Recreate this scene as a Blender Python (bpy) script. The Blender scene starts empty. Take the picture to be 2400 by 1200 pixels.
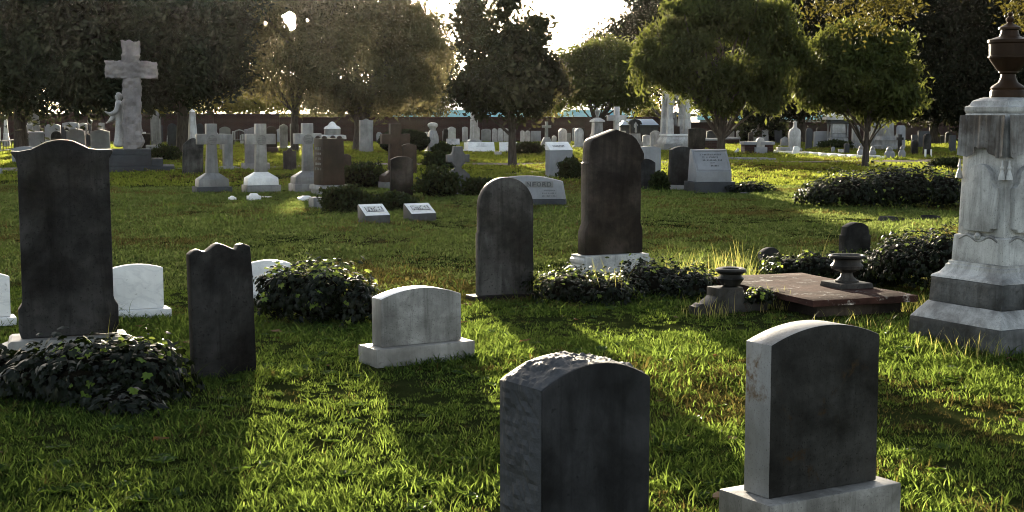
import bpy, bmesh, math, random
import numpy as np
from mathutils import Vector, Matrix, Euler, noise as mnoise

random.seed(7)
RNG = np.random.default_rng(11)
scene = bpy.context.scene
COL = scene.collection
R = math.radians

# ---------------------------------------------------------------- camera
FPX = 3400.0                       # focal length in pixels of the 2400 px wide photograph
CAM_H = 1.7
PITCH = math.atan(335.0 / FPX)
cam_data = bpy.data.cameras.new("camera")
cam_data.sensor_width = 36.0
cam_data.lens = 36.0 * FPX / 2400.0
cam_data.clip_start = 0.05
cam_data.clip_end = 5000.0
cam = bpy.data.objects.new("camera", cam_data)
COL.objects.link(cam)
cam.location = (0, 0, CAM_H)
cam.rotation_euler = (math.pi / 2 - PITCH, 0, 0)
scene.camera = cam

# ---------------------------------------------------------------- sky, sun, exposure
SUN_EL = R(8.5)
SUN_AZ = R(-8.6)                   # measured from +Y towards +X
SUN_DIR = Vector((math.sin(SUN_AZ) * math.cos(SUN_EL), math.cos(SUN_AZ) * math.cos(SUN_EL), math.sin(SUN_EL)))
world = bpy.data.worlds.new("World")
scene.world = world
world.use_nodes = True
wn, wl = world.node_tree.nodes, world.node_tree.links
wn.clear()
sky = wn.new("ShaderNodeTexSky")
sky.sky_type = 'NISHITA'
sky.sun_disc = False
sky.sun_elevation = SUN_EL
sky.sun_rotation = SUN_AZ
sky.air_density = 1.0
sky.dust_density = 2.0
sky.ozone_density = 1.0
bg = wn.new("ShaderNodeBackground")
bg.inputs["Strength"].default_value = 0.09
hsv = wn.new("ShaderNodeHueSaturation")
hsv.inputs["Saturation"].default_value = 0.6
wl.new(sky.outputs[0], hsv.inputs["Color"])
wl.new(hsv.outputs[0], bg.inputs["Color"])
# the low sun itself and the bright hazy ring of sky round it
geo = wn.new("ShaderNodeNewGeometry")
dot = wn.new("ShaderNodeVectorMath"); dot.operation = 'DOT_PRODUCT'
wl.new(geo.outputs["Incoming"], dot.inputs[0])
DISC_DIR = Vector((-0.1512, 1.0, 0.0637)).normalized()
dot.inputs[1].default_value = tuple(-DISC_DIR)
ramp = wn.new("ShaderNodeMapRange")
ramp.inputs["From Min"].default_value = math.cos(R(0.6)); ramp.inputs["From Max"].default_value = math.cos(R(0.25))
ramp.inputs["To Min"].default_value = 0.0; ramp.inputs["To Max"].default_value = 40.0
wl.new(dot.outputs["Value"], ramp.inputs["Value"])
pw = wn.new("ShaderNodeMath"); pw.operation = 'POWER'; pw.use_clamp = True
wl.new(dot.outputs["Value"], pw.inputs[0]); pw.inputs[1].default_value = 60.0
pm = wn.new("ShaderNodeMath"); pm.operation = 'MULTIPLY_ADD'
wl.new(pw.outputs[0], pm.inputs[0]); pm.inputs[1].default_value = 1.0
wl.new(ramp.outputs[0], pm.inputs[2])
bg2 = wn.new("ShaderNodeBackground")
bg2.inputs["Color"].default_value = (1.0, 0.93, 0.8, 1)
wl.new(pm.outputs[0], bg2.inputs["Strength"])
addw = wn.new("ShaderNodeAddShader")
wl.new(bg.outputs[0], addw.inputs[0]); wl.new(bg2.outputs[0], addw.inputs[1])
wout = wn.new("ShaderNodeOutputWorld")
wl.new(addw.outputs[0], wout.inputs["Surface"])

sun_data = bpy.data.lights.new("sun", 'SUN')
sun_data.energy = 5.0
sun_data.angle = R(0.55)
sun_data.color = (1.0, 0.87, 0.66)
sun = bpy.data.objects.new("sun", sun_data)
COL.objects.link(sun)
sun.rotation_euler = (-SUN_DIR).to_track_quat('-Z', 'Y').to_euler()

scene.view_settings.view_transform = 'Standard'
scene.view_settings.look = 'None'
scene.view_settings.gamma = 1.0
scene.view_settings.use_curve_mapping = False
scene.view_settings.exposure = 2.42
scene.cycles.use_denoising = True
scene.cycles.max_bounces = 8
scene.cycles.transmission_bounces = 4
scene.cycles.transparent_max_bounces = 4
scene.cycles.diffuse_bounces = 3
scene.cycles.volume_bounces = 0
scene.cycles.filter_width = 1.0

# ---------------------------------------------------------------- photograph pixel -> place
def ray(x, y):
    cx = (x - 1200.0) / FPX
    cy = (600.0 - y) / FPX
    return Vector((cx, math.cos(PITCH) + cy * math.sin(PITCH), -math.sin(PITCH) + cy * math.cos(PITCH)))

def G(x, y, z=0.0):
    d = ray(x, y)
    return Vector((0, 0, CAM_H)) + d * ((z - CAM_H) / d.z)

def AT(x, y, Y):
    d = ray(x, y)
    return Vector((0, 0, CAM_H)) + d * (Y / d.y)

def fit(xl, xr, yb, yaw, t, z=0.0):
    """centre and width of a block t deep, turned by yaw, that spans xl..xr and whose front foot is at yb"""
    xc = 0.5 * (xl + xr)
    th = R(yaw)
    p = G(xc, yb, z)
    w = 0.5
    Y = p.y
    for _ in range(6):
        k = AT(xc, yb, Y).x / Y
        side = t * abs(math.sin(th) + k * math.cos(th))
        w = max(0.04, ((xr - xl) * Y / FPX - side) / max(0.2, abs(math.cos(th) - k * math.sin(th))))
        Y = p.y + 0.5 * (w * abs(math.sin(th)) * 0.75 + t * abs(math.cos(th)))
    return Vector((AT(xc, yb, Y).x, Y, z)), w

def top_z(x, y, Y):
    return AT(x, y, Y).z

# ---------------------------------------------------------------- object helpers
FOOT = []                          # footprints kept free of grass: (x, y, half width, half depth, yaw)

def link(name, me, mat=None, parent=None, loc=None, rot=None):
    o = bpy.data.objects.new(name, me)
    COL.objects.link(o)
    if me is not None and mat is not None and not me.materials:
        me.materials.append(mat)
    if parent is not None:
        o.parent = parent
    if loc is not None:
        o.location = loc
    if rot is not None:
        o.rotation_euler = rot
    return o

def tag(o, label, cat, group=None, kind=None):
    if label: o["label"] = label
    if cat: o["category"] = cat
    if group: o["group"] = group
    if kind: o["kind"] = kind
    return o

def finish(bm, bevel=0.0, seg=2, angle=32, smooth=True):
    bmesh.ops.remove_doubles(bm, verts=bm.verts, dist=1e-5)
    bmesh.ops.recalc_face_normals(bm, faces=bm.faces)
    if bevel > 0:
        ed = [e for e in bm.edges if len(e.link_faces) == 2 and e.calc_face_angle(0) > R(38)]
        if ed:
            bmesh.ops.bevel(bm, geom=ed, offset=bevel, segments=seg, affect='EDGES', profile=0.6, clamp_overlap=True)
    me = bpy.data.meshes.new("m")
    bm.to_mesh(me)
    bm.free()
    if smooth:
        for p in me.polygons: p.use_smooth = True
        me.set_sharp_from_angle(angle=R(angle))
    return me

def bm_prism(bm, pts, y0, y1):
    """outline in x,z extruded from y0 (front) to y1 (back)"""
    a = [bm.verts.new((x, y0, z)) for x, z in pts]
    b = [bm.verts.new((x, y1, z)) for x, z in pts]
    n = len(pts)
    bm.faces.new(a)
    bm.faces.new(list(reversed(b)))
    for i in range(n):
        j = (i + 1) % n
        bm.faces.new((a[j], a[i], b[i], b[j]))

def bm_box(bm, x0, x1, y0, y1, z0, z1, inx=0.0, iny=0.0, iny_front=None):
    """block, its top drawn in by inx / iny on each side (a frustum)"""
    f = iny if iny_front is None else iny_front
    v = [bm.verts.new(c) for c in ((x0, y0, z0), (x1, y0, z0), (x1, y1, z0), (x0, y1, z0),
                                   (x0 + inx, y0 + f, z1), (x1 - inx, y0 + f, z1), (x1 - inx, y1 - iny, z1), (x0 + inx, y1 - iny, z1))]
    for f_ in ((3, 2, 1, 0), (4, 5, 6, 7), (0, 1, 5, 4), (1, 2, 6, 5), (2, 3, 7, 6), (3, 0, 4, 7)):
        bm.faces.new([v[i] for i in f_])

def bm_lathe(bm, prof, seg=24, cx=0.0, cy=0.0, z0=0.0, square=False):
    """profile of (radius, z); square=True turns it on four corners"""
    n = 4 if square else seg
    ph = math.pi / 4 if square else 0
    rings = []
    for r, z in prof:
        rr = r * (math.sqrt(2) if square else 1)
        rings.append([bm.verts.new((cx + rr * math.cos(ph + 2 * math.pi * i / n), cy + rr * math.sin(ph + 2 * math.pi * i / n), z0 + z)) for i in range(n)])
    for a, b in zip(rings, rings[1:]):
        for i in range(n):
            j = (i + 1) % n
            bm.faces.new((a[i], a[j], b[j], b[i]))
    bm.faces.new(list(reversed(rings[0])))
    bm.faces.new(rings[-1])

def bm_tube(bm, pts, radii, seg=7):
    rings = []
    n = len(pts)
    for i, p in enumerate(pts):
        p = Vector(p)
        d = (Vector(pts[min(n - 1, i + 1)]) - Vector(pts[max(0, i - 1)])).normalized()
        u = d.orthogonal().normalized()
        if i and abs(d.z) < 0.95:
            u = d.cross(Vector((0, 0, 1))).normalized()
        v = d.cross(u)
        rings.append([bm.verts.new(p + (u * math.cos(2 * math.pi * k / seg) + v * math.sin(2 * math.pi * k / seg)) * radii[i]) for k in range(seg)])
    for a, b in zip(rings, rings[1:]):
        # match the two rings so that the tube does not twist
        best = min(range(seg), key=lambda s: sum((a[k].co - b[(k + s) % seg].co).length_squared for k in range(seg)))
        bs = b[best:] + b[:best]
        for k in range(seg):
            j = (k + 1) % seg
            bm.faces.new((a[k], a[j], bs[j], bs[k]))
        b[:] = bs
    bm.faces.new(list(reversed(rings[0])))
    bm.faces.new(rings[-1])

def roughen(bm, amp, freq, cuts=0, keep=None, seed=0.0, axis=None):
    """hewn rock: subdivide, then push vertices with layered noise; keep(v) leaves a vertex alone"""
    if cuts:
        bmesh.ops.subdivide_edges(bm, edges=bm.edges[:], cuts=cuts, use_grid_fill=True)
        bmesh.ops.triangulate(bm, faces=[f for f in bm.faces if len(f.verts) > 4])
    bm.normal_update()
    for v in bm.verts:
        if keep and keep(v): continue
        p = v.co * freq + Vector((seed, seed * 1.7, seed * 0.3))
        f = mnoise.voronoi(p * 0.9)[0]
        n = 0.7 * mnoise.noise(p) + 0.4 * mnoise.noise(p * 2.3) + 0.9 * (f[1] - f[0] - 0.3)
        v.co += v.normal * (amp * n)

def outline(w, h, top, n=22, foot=None):
    """headstone face: straight sides, top(u) with u in -1..1 gives the drop below h as a share of w"""
    pts = [(-w / 2, 0), (w / 2, 0)]
    for i in range(n + 1):
        u = 1 - 2 * i / n
        pts.append((u * w / 2, h - top(u) * w))
    return pts

def seg_top(rise):               # shallow arc
    return lambda u: rise * (u * u)
def round_top():                 # half circle
    return lambda u: 0.5 - 0.5 * math.sqrt(max(0.0, 1 - u * u))
def gable_top(rise):
    return lambda u: rise * abs(u)
def flat_top():
    return lambda u: 0.0
def ogee_top(rise, ear=0.6):     # centre hump between flat shoulders
    return lambda u: rise * (0.5 - 0.5 * math.cos(math.pi * min(1, abs(u) / ear)))
def shoulder_top(rise, inner=0.72):
    return lambda u: (rise * 0.55 if abs(u) > inner else 0.0) + rise * (min(abs(u), inner) / inner) ** 2 * 0.45 + (rise * 0.3 if abs(u) > inner else 0)

def pix_outline(pts, xc, yb, Y, yaw):
    s = Y / FPX
    k = AT(xc, yb, Y).x / Y
    c = math.cos(R(yaw)) - k * math.sin(R(yaw))
    return [((x - xc) * s / c, (yb - y) * s) for x, y in pts]

def thing(name, label, cat, loc, yaw, parts, group=None, tilt=(0, 0), foot=None):
    """parts: (part name, mesh, material[, parent index]); one part -> the thing is that mesh"""
    rot = (R(tilt[0]), R(tilt[1]), R(yaw))
    if len(parts) == 1:
        o = link(name, parts[0][1], parts[0][2], loc=loc, rot=rot)
        tag(o, label, cat, group)
    else:
        o = link(name, None, loc=loc, rot=rot)
        o.empty_display_size = 0.2
        tag(o, label, cat, group)
        made = []
        for p in parts:
            par = made[p[3]] if len(p) > 3 and p[3] is not None else o
            made.append(link(p[0], p[1], p[2], parent=par))
    if foot:
        FOOT.append((loc[0], loc[1], foot[0] / 2, foot[1] / 2, R(yaw)))
    return o
# ---------------------------------------------------------------- materials
class NT:
    def __init__(s, name):
        s.m = bpy.data.materials.new(name)
        s.m.use_nodes = True
        s.n, s.l = s.m.node_tree.nodes, s.m.node_tree.links
        s.n.clear()
        s.out = s.n.new("ShaderNodeOutputMaterial")
    def put(s, sock, v):
        if hasattr(v, "node"): s.l.new(v, sock)
        elif v is not None: sock.default_value = v
    def add(s, typ, out=0, props=None, **kw):
        nd = s.n.new(typ)
        for k, v in (props or {}).items(): setattr(nd, k, v)
        for k, v in kw.items():
            key = int(k[1:]) if k[0] == "_" and k[1:].isdigit() else k.replace("_", " ")
            s.put(nd.inputs[key], v)
        return nd.outputs[out]
    def coord(s, kind="Object", scale=(1, 1, 1), jitter=True):
        c = s.add("ShaderNodeTexCoord", kind)
        if jitter:
            r = s.n.new("ShaderNodeObjectInfo").outputs["Random"]
            r = s.add("ShaderNodeMath", 0, {"operation": "MULTIPLY"}, _0=r, _1=37.0)
            c = s.add("ShaderNodeVectorMath", 0, {"operation": "ADD"}, _0=c, _1=r)
        return s.add("ShaderNodeVectorMath", 0, {"operation": "MULTIPLY"}, _0=c, _1=scale)
    def noise(s, vec, scale, detail=5.0, rough=0.55, dist=0.0):
        return s.add("ShaderNodeTexNoise", 0, None, Vector=vec, Scale=scale, Detail=detail, Roughness=rough, Distortion=dist)
    def rng(s, v, a, b, c=0.0, d=1.0):
        nd = s.n.new("ShaderNodeMapRange")
        s.put(nd.inputs["Value"], v)
        for k, x in zip(("From Min", "From Max", "To Min", "To Max"), (a, b, c, d)): nd.inputs[k].default_value = x
        return nd.outputs[0]
    def mix(s, f, a, b, mode='MIX'):
        nd = s.n.new("ShaderNodeMix"); nd.data_type = 'RGBA'; nd.blend_type = mode; nd.clamp_factor = True
        s.put(nd.inputs[0], f); s.put(nd.inputs[6], a if hasattr(a, "node") else (*a, 1)); s.put(nd.inputs[7], b if hasattr(b, "node") else (*b, 1))
        return nd.outputs[2]
    def mul(s, a, b):
        return s.add("ShaderNodeMath", 0, {"operation": "MULTIPLY"}, _0=a, _1=b)
    def addv(s, a, b):
        return s.add("ShaderNodeMath", 0, {"operation": "ADD"}, _0=a, _1=b)
    def bump(s, h, strength, dist):
        return s.add("ShaderNodeBump", 0, None, Height=h, Strength=strength, Distance=dist)
    def princ(s, col, rough=0.8, normal=None, spec=0.35, **kw):
        nd = s.n.new("ShaderNodeBsdfPrincipled")
        s.put(nd.inputs["Base Color"], col if hasattr(col, "node") else (*col, 1))
        s.put(nd.inputs["Roughness"], rough); s.put(nd.inputs["Specular IOR Level"], spec)
        if normal is not None: s.put(nd.inputs["Normal"], normal)
        for k, v in kw.items(): s.put(nd.inputs[k.replace("_", " ")], v)
        return nd.outputs[0]
    def done(s, shader):
        s.l.new(shader, s.out.inputs["Surface"])
        return s.m

def stone(name, base, alt, stain, stain_amt=0.5, streak=0.5, speck=0.0, lichen=None, vein=0.0, vein_col=(0.2, 0.2, 0.22),
          rough=0.5, bump=0.25, bscale=60.0, bdist=0.004, spec=0.45, pit=(0.66, 0.74, 0.55, 34.0)):
    t = NT(name)
    v = t.coord()
    big = t.noise(v, 2.3, 4.0, 0.6)
    c = t.mix(t.rng(big, 0.4, 0.6), base, alt)
    fine = t.noise(v, bscale, 6.0, 0.65)
    c = t.mix(t.rng(fine, 0.3, 0.7, 0.0, 0.35), c, alt)
    if vein:
        vs = t.coord(scale=(1.0, 1.0, 1.7))
        vn = t.noise(vs, 2.2, 6.0, 0.6, 1.6)
        va = t.add("ShaderNodeMath", 0, {"operation": "ABSOLUTE"}, _0=t.addv(vn, -0.5))
        c = t.mix(t.mul(t.rng(va, 0.0, 0.05, 1.0, 0.0), vein), c, vein_col)
    if streak:
        sv = t.coord(scale=(6.0, 6.0, 0.6))
        sn = t.noise(sv, 1.6, 8.0, 0.72, 0.9)
        c = t.mix(t.mul(t.rng(sn, 0.46, 0.78), streak), c, stain)
    if stain_amt:
        bn = t.noise(v, 1.3, 7.0, 0.68, 0.3)
        c = t.mix(t.mul(t.rng(bn, 0.42, 0.62), stain_amt), c, stain)
    if speck:
        sp = t.add("ShaderNodeTexVoronoi", 0, None, Vector=v, Scale=140.0)
        c = t.mix(t.mul(t.rng(sp, 0.0, 0.35, 1.0, 0.0), speck), c, (base[0] * 0.25, base[1] * 0.25, base[2] * 0.27))
    pits = t.noise(v, pit[3], 3.0, 0.5)
    c = t.mix(t.rng(pits, pit[0], pit[1], 0.0, pit[2]), c, stain)
    if lichen:
        ln = t.noise(v, 5.0, 6.0, 0.7, 0.4)
        ln2 = t.noise(v, 38.0, 3.0, 0.6)
        c = t.mix(t.mul(t.rng(ln, 0.56, 0.66), t.rng(ln2, 0.42, 0.56)), c, lichen)
    h = t.addv(t.mul(fine, 0.6), t.mul(t.noise(v, bscale * 0.22, 5.0, 0.6), 0.9))
    return t.done(t.princ(c, rough, t.bump(h, bump, bdist), spec))

M = {}
M["soot"] = stone("soot_blackened_stone", (0.0115, 0.0108, 0.0105), (0.05, 0.047, 0.045), (0.003, 0.0028, 0.0027), 0.85, 0.9, bump=0.7, spec=0.05, pit=(0.6, 0.7, 0.6, 60.0))
M["soot_pale"] = stone("weathered_dark_marble", (0.024, 0.0225, 0.0215), (0.09, 0.085, 0.08), (0.006, 0.0055, 0.005), 0.9, 0.9, bump=0.6, spec=0.05, pit=(0.6, 0.7, 0.6, 60.0))
M["brown"] = stone("brown_sandstone", (0.0558, 0.0372, 0.02697), (0.03952, 0.02651, 0.01953), (0.01395, 0.01023, 0.00837), 0.5, 0.6, bump=0.5, spec=0.1)
M["brown_dark"] = stone("dark_brown_sandstone", (0.026, 0.02, 0.0165), (0.066, 0.054, 0.046), (0.007, 0.0055, 0.005), 0.85, 0.9, bump=0.7, spec=0.05)
M["marble"] = stone("white_marble", (0.828, 0.8165, 0.7935), (0.713, 0.7015, 0.69), (0.3795, 0.3565, 0.3335), 0.25, 0.2, vein=0.28, vein_col=(0.391, 0.391, 0.414), rough=0.4, bump=0.12)
M["marble_old"] = stone("stained_marble", (0.44, 0.425, 0.4), (0.27, 0.26, 0.245), (0.05, 0.045, 0.04), 0.7, 0.85, vein=0.35, vein_col=(0.16, 0.15, 0.14), rough=0.45, bump=0.3, spec=0.3, pit=(0.6, 0.7, 0.6, 110.0))
M["marble_dirty"] = stone("blackened_marble", (0.06174, 0.05968, 0.05659), (0.03499, 0.03334, 0.03087), (0.004528, 0.004116, 0.003704), 0.9, 0.5, lichen=(0.03499, 0.01955, 0.007203), rough=0.42, bump=0.3, spec=0.1, pit=(0.6, 0.7, 0.6, 110.0))
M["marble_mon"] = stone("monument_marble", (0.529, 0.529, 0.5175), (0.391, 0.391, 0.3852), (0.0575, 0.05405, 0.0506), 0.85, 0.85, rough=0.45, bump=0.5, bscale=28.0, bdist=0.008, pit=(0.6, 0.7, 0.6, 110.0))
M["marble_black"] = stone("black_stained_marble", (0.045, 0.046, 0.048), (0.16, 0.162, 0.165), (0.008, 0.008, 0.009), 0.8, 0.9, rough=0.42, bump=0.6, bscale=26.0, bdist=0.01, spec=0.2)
M["marble_far"] = stone("far_marble", (0.495, 0.486, 0.477), (0.378, 0.369, 0.36), (0.108, 0.099, 0.09), 0.6, 0.7, bump=0.2)
M["marble_grey"] = stone("grey_marble", (0.2525, 0.2486, 0.2448), (0.1836, 0.1798, 0.1759), (0.0612, 0.05661, 0.05202), 0.6, 0.75, bump=0.25)
M["granite"] = stone("grey_granite", (0.25, 0.255, 0.27), (0.2, 0.205, 0.22), (0.1, 0.1, 0.1), 0.25, 0.25, speck=0.6, rough=0.6, bump=0.2, bscale=90, spec=0.2)
M["granite_dark"] = stone("dark_hewn_granite", (0.056, 0.05824, 0.06272), (0.0392, 0.04088, 0.0448), (0.0168, 0.0168, 0.01736), 0.4, 0.2, speck=0.5, rough=0.75, bump=0.9, bscale=24, bdist=0.012, spec=0.2)
M["granite_polished"] = stone("dark_smooth_granite", (0.014, 0.014, 0.015), (0.038, 0.038, 0.04), (0.005, 0.005, 0.005), 0.85, 0.7, speck=0.4, rough=0.5, bump=0.2, spec=0.08)
M["granite_pink"] = stone("pinkish_hewn_granite", (0.27, 0.24, 0.235), (0.2, 0.182, 0.18), (0.09, 0.08, 0.078), 0.5, 0.4, speck=0.5, rough=0.8, bump=1.0, bscale=9, bdist=0.06, spec=0.2)
M["rust"] = stone("rust_brown_stone", (0.0504, 0.02604, 0.0126), (0.0294, 0.01596, 0.00882), (0.00924, 0.0063, 0.0042), 0.55, 0.55, bump=0.45, spec=0.1)
M["ledger"] = stone("mossy_brown_slab", (0.075, 0.038, 0.031), (0.042, 0.022, 0.019), (0.012, 0.009, 0.008), 0.8, 0.0, lichen=(0.42, 0.4, 0.37), rough=0.95, bump=1.0, bscale=30, bdist=0.012, spec=0.02)
M["iron"] = stone("rusting_black_iron", (0.02, 0.019, 0.019), (0.03, 0.025, 0.022), (0.05, 0.03, 0.02), 0.3, 0.0, rough=0.55, bump=0.2, spec=0.5)
M["letter_dark"] = stone("blackened_lettering", (0.035, 0.035, 0.038), (0.05, 0.05, 0.052), (0.02, 0.02, 0.02), 0.2, 0.0)
M["lead"] = stone("pale_blue_sheet_roof", (0.36, 0.42, 0.5), (0.3, 0.35, 0.42), (0.2, 0.22, 0.25), 0.3, 0.3, rough=0.45, bump=0.1)
M["white_roof"] = stone("white_metal_roof", (0.78, 0.8, 0.82), (0.7, 0.72, 0.75), (0.5, 0.52, 0.54), 0.2, 0.2, rough=0.4, bump=0.05)
M["teal"] = stone("pale_teal_fascia", (0.3, 0.62, 0.72), (0.26, 0.56, 0.66), (0.2, 0.42, 0.5), 0.2, 0.2, rough=0.5, bump=0.05)
M["petal"] = stone("purple_petals", (0.3, 0.05, 0.3), (0.4, 0.1, 0.4), (0.15, 0.03, 0.16), 0.3, 0.0, bump=0.1)

def brick_mat():
    t = NT("red_brick_wall")
    c = t.add("ShaderNodeTexCoord", "Object")
    sx = t.add("ShaderNodeSeparateXYZ", 0, None, Vector=c)
    cm = t.n.new("ShaderNodeCombineXYZ")
    sep = t.n.new("ShaderNodeSeparateXYZ"); t.l.new(c, sep.inputs[0])
    t.l.new(t.addv(sep.outputs[0], sep.outputs[1]), cm.inputs[0]); t.l.new(sep.outputs[2], cm.inputs[1])
    br = t.n.new("ShaderNodeTexBrick")
    t.l.new(cm.outputs[0], br.inputs["Vector"])
    for k, v in (("Scale", 1.0), ("Brick Width", 0.21), ("Row Height", 0.07), ("Mortar Size", 0.008), ("Bias", -0.2)): br.inputs[k].default_value = v
    br.inputs["Color1"].default_value = (0.042, 0.017, 0.015, 1); br.inputs["Color2"].default_value = (0.028, 0.012, 0.011, 1)
    br.inputs["Mortar"].default_value = (0.05, 0.043, 0.038, 1)
    v = t.coord()
    col = t.mix(t.rng(t.noise(v, 0.7, 6, 0.65), 0.45, 0.75, 0, 0.7), br.outputs[0], (0.018, 0.013, 0.012))
    return t.done(t.princ(col, 0.9, t.bump(br.outputs["Fac"], 0.5, -0.01), 0.2))
M["brick"] = brick_mat()

def leaf_mat(name, dark, light, dry=None, dry_amt=0.0, trans=0.45, tcol=None, rough=0.65, spec=0.1, attr=True):
    t = NT(name)
    if attr:
        r = t.n.new("ShaderNodeAttribute"); r.attribute_name = "tint"; r = r.outputs["Fac"]
    else:
        r = t.n.new("ShaderNodeObjectInfo").outputs["Random"]
    c = t.mix(r, dark, light)
    if dry is not None:
        wn_ = t.add("ShaderNodeTexWhiteNoise", 0, {"noise_dimensions": "1D"}, W=t.mul(r, 71.3))
        c = t.mix(t.rng(wn_, 1 - dry_amt - 0.01, 1 - dry_amt), c, dry)
    a = t.princ(c, rough, None, spec) if spec > 0 else t.add("ShaderNodeBsdfDiffuse", 0, None, Color=c)
    tc = t.mix(0.65, c, tcol if tcol else light, 'MIX')
    b = t.add("ShaderNodeBsdfTranslucent", 0, None, Color=tc)
    nd = t.n.new("ShaderNodeMixShader")
    nd.inputs[0].default_value = trans
    t.l.new(a, nd.inputs[1]); t.l.new(b, nd.inputs[2])
    return t.done(nd.outputs[0])

M["needles"] = leaf_mat("dark_evergreen_leaves", (0.01155, 0.01575, 0.00945), (0.0273, 0.0336, 0.01785), trans=0.25, tcol=(0.0525, 0.0525, 0.0231))
M["cedar"] = leaf_mat("olive_cedar_leaves", (0.02, 0.026, 0.013), (0.058, 0.062, 0.03), trans=0.43, tcol=(0.22, 0.185, 0.07))
M["magnolia"] = leaf_mat("glossy_dark_leaves", (0.015, 0.0195, 0.0105), (0.042, 0.045, 0.0225), trans=0.25, tcol=(0.09, 0.075, 0.03))
M["elm"] = leaf_mat("fine_green_leaves", (0.0175, 0.025, 0.0075), (0.05, 0.065, 0.01625), trans=0.42, tcol=(0.15, 0.1625, 0.03125))
M["sunleaf"] = leaf_mat("yellow_green_leaves", (0.07, 0.075, 0.018), (0.13, 0.12, 0.03), trans=0.5, tcol=(0.4, 0.33, 0.06))
M["backdark"] = leaf_mat("deep_green_leaves", (0.007254, 0.009672, 0.005239), (0.01411, 0.01693, 0.00806), trans=0.3, tcol=(0.03224, 0.03224, 0.01209))
M["shrub"] = leaf_mat("shrub_leaves", (0.01146, 0.01771, 0.00677), (0.02604, 0.03437, 0.01146), trans=0.3, tcol=(0.07291, 0.08333, 0.02083))
M["ivy"] = leaf_mat("ivy_leaves", (0.002948, 0.005242, 0.002621), (0.007368, 0.01147, 0.004095), trans=0.25, tcol=(0.02621, 0.03604, 0.006552), rough=0.45, spec=0.14)
M["ivy_young"] = leaf_mat("young_ivy_leaves", (0.1, 0.16, 0.03), (0.16, 0.22, 0.05), trans=0.5, tcol=(0.42, 0.5, 0.08), rough=0.4)
M["ivy_obj"] = leaf_mat("ivy_leaf_single", (0.002948, 0.004914, 0.002785), (0.00819, 0.01229, 0.004914), trans=0.25, tcol=(0.02621, 0.03604, 0.006552), rough=0.42, spec=0.18, attr=False)
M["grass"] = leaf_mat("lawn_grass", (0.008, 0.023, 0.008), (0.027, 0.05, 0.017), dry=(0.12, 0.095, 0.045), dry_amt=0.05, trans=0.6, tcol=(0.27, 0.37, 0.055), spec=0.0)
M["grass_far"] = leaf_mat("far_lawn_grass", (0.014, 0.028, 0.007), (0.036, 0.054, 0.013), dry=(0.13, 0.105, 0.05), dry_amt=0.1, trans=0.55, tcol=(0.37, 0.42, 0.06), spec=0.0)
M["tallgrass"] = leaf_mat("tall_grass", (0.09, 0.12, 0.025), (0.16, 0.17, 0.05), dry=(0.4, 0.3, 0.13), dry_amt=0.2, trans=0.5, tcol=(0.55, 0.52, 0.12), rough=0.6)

def bark_mat():
    t = NT("rough_bark")
    v = t.coord(scale=(6, 6, 1.2))
    n = t.noise(v, 3.0, 6, 0.65)
    c = t.mix(t.rng(n, 0.35, 0.65), (0.028, 0.022, 0.018), (0.075, 0.06, 0.05))
    return t.done(t.princ(c, 0.9, t.bump(n, 0.8, 0.03), 0.2))
M["bark"] = bark_mat()
def stem_mat():
    t = NT("ivy_stems")
    v = t.coord()
    n = t.noise(v, 14.0, 6, 0.65)
    c = t.mix(t.rng(n, 0.35, 0.65), (0.004, 0.004, 0.003), (0.012, 0.01, 0.007))
    return t.done(t.princ(c, 0.95, t.bump(n, 0.8, 0.03), 0.02))
M["stem"] = stem_mat()

def ground_mat():
    t = NT("lawn_soil_and_thatch")
    c = t.add("ShaderNodeTexCoord", "Object")
    a = t.noise(c, 0.35, 5, 0.6); b = t.noise(c, 4.5, 6, 0.65); f = t.noise(c, 60.0, 4, 0.7)
    col = t.mix(t.rng(b, 0.35, 0.65), (0.014, 0.02, 0.006), (0.026, 0.032, 0.01))
    col = t.mix(t.rng(a, 0.5, 0.72, 0, 0.75), col, (0.05, 0.038, 0.018))
    col = t.mix(t.rng(f, 0.4, 0.7, 0, 0.5), col, (0.016, 0.014, 0.007))
    h = t.addv(t.mul(b, 0.5), f)
    return t.done(t.add("ShaderNodeBsdfDiffuse", 0, None, Color=col, Normal=t.bump(h, 0.7, 0.03)))
M["ground"] = ground_mat()
def path_mat():
    t = NT("pale_gravel_path")
    c = t.add("ShaderNodeTexCoord", "Object")
    a = t.noise(c, 1.2, 6, 0.7); f = t.noise(c, 45.0, 4, 0.7)
    col = t.mix(t.rng(f, 0.35, 0.65), (0.26, 0.22, 0.2), (0.16, 0.135, 0.12))
    col = t.mix(t.rng(a, 0.5, 0.66, 0, 0.9), col, (0.08, 0.085, 0.035))
    return t.done(t.add("ShaderNodeBsdfDiffuse", 0, None, Color=col, Normal=t.bump(f, 0.7, 0.02)))
M["path"] = path_mat()

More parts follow.
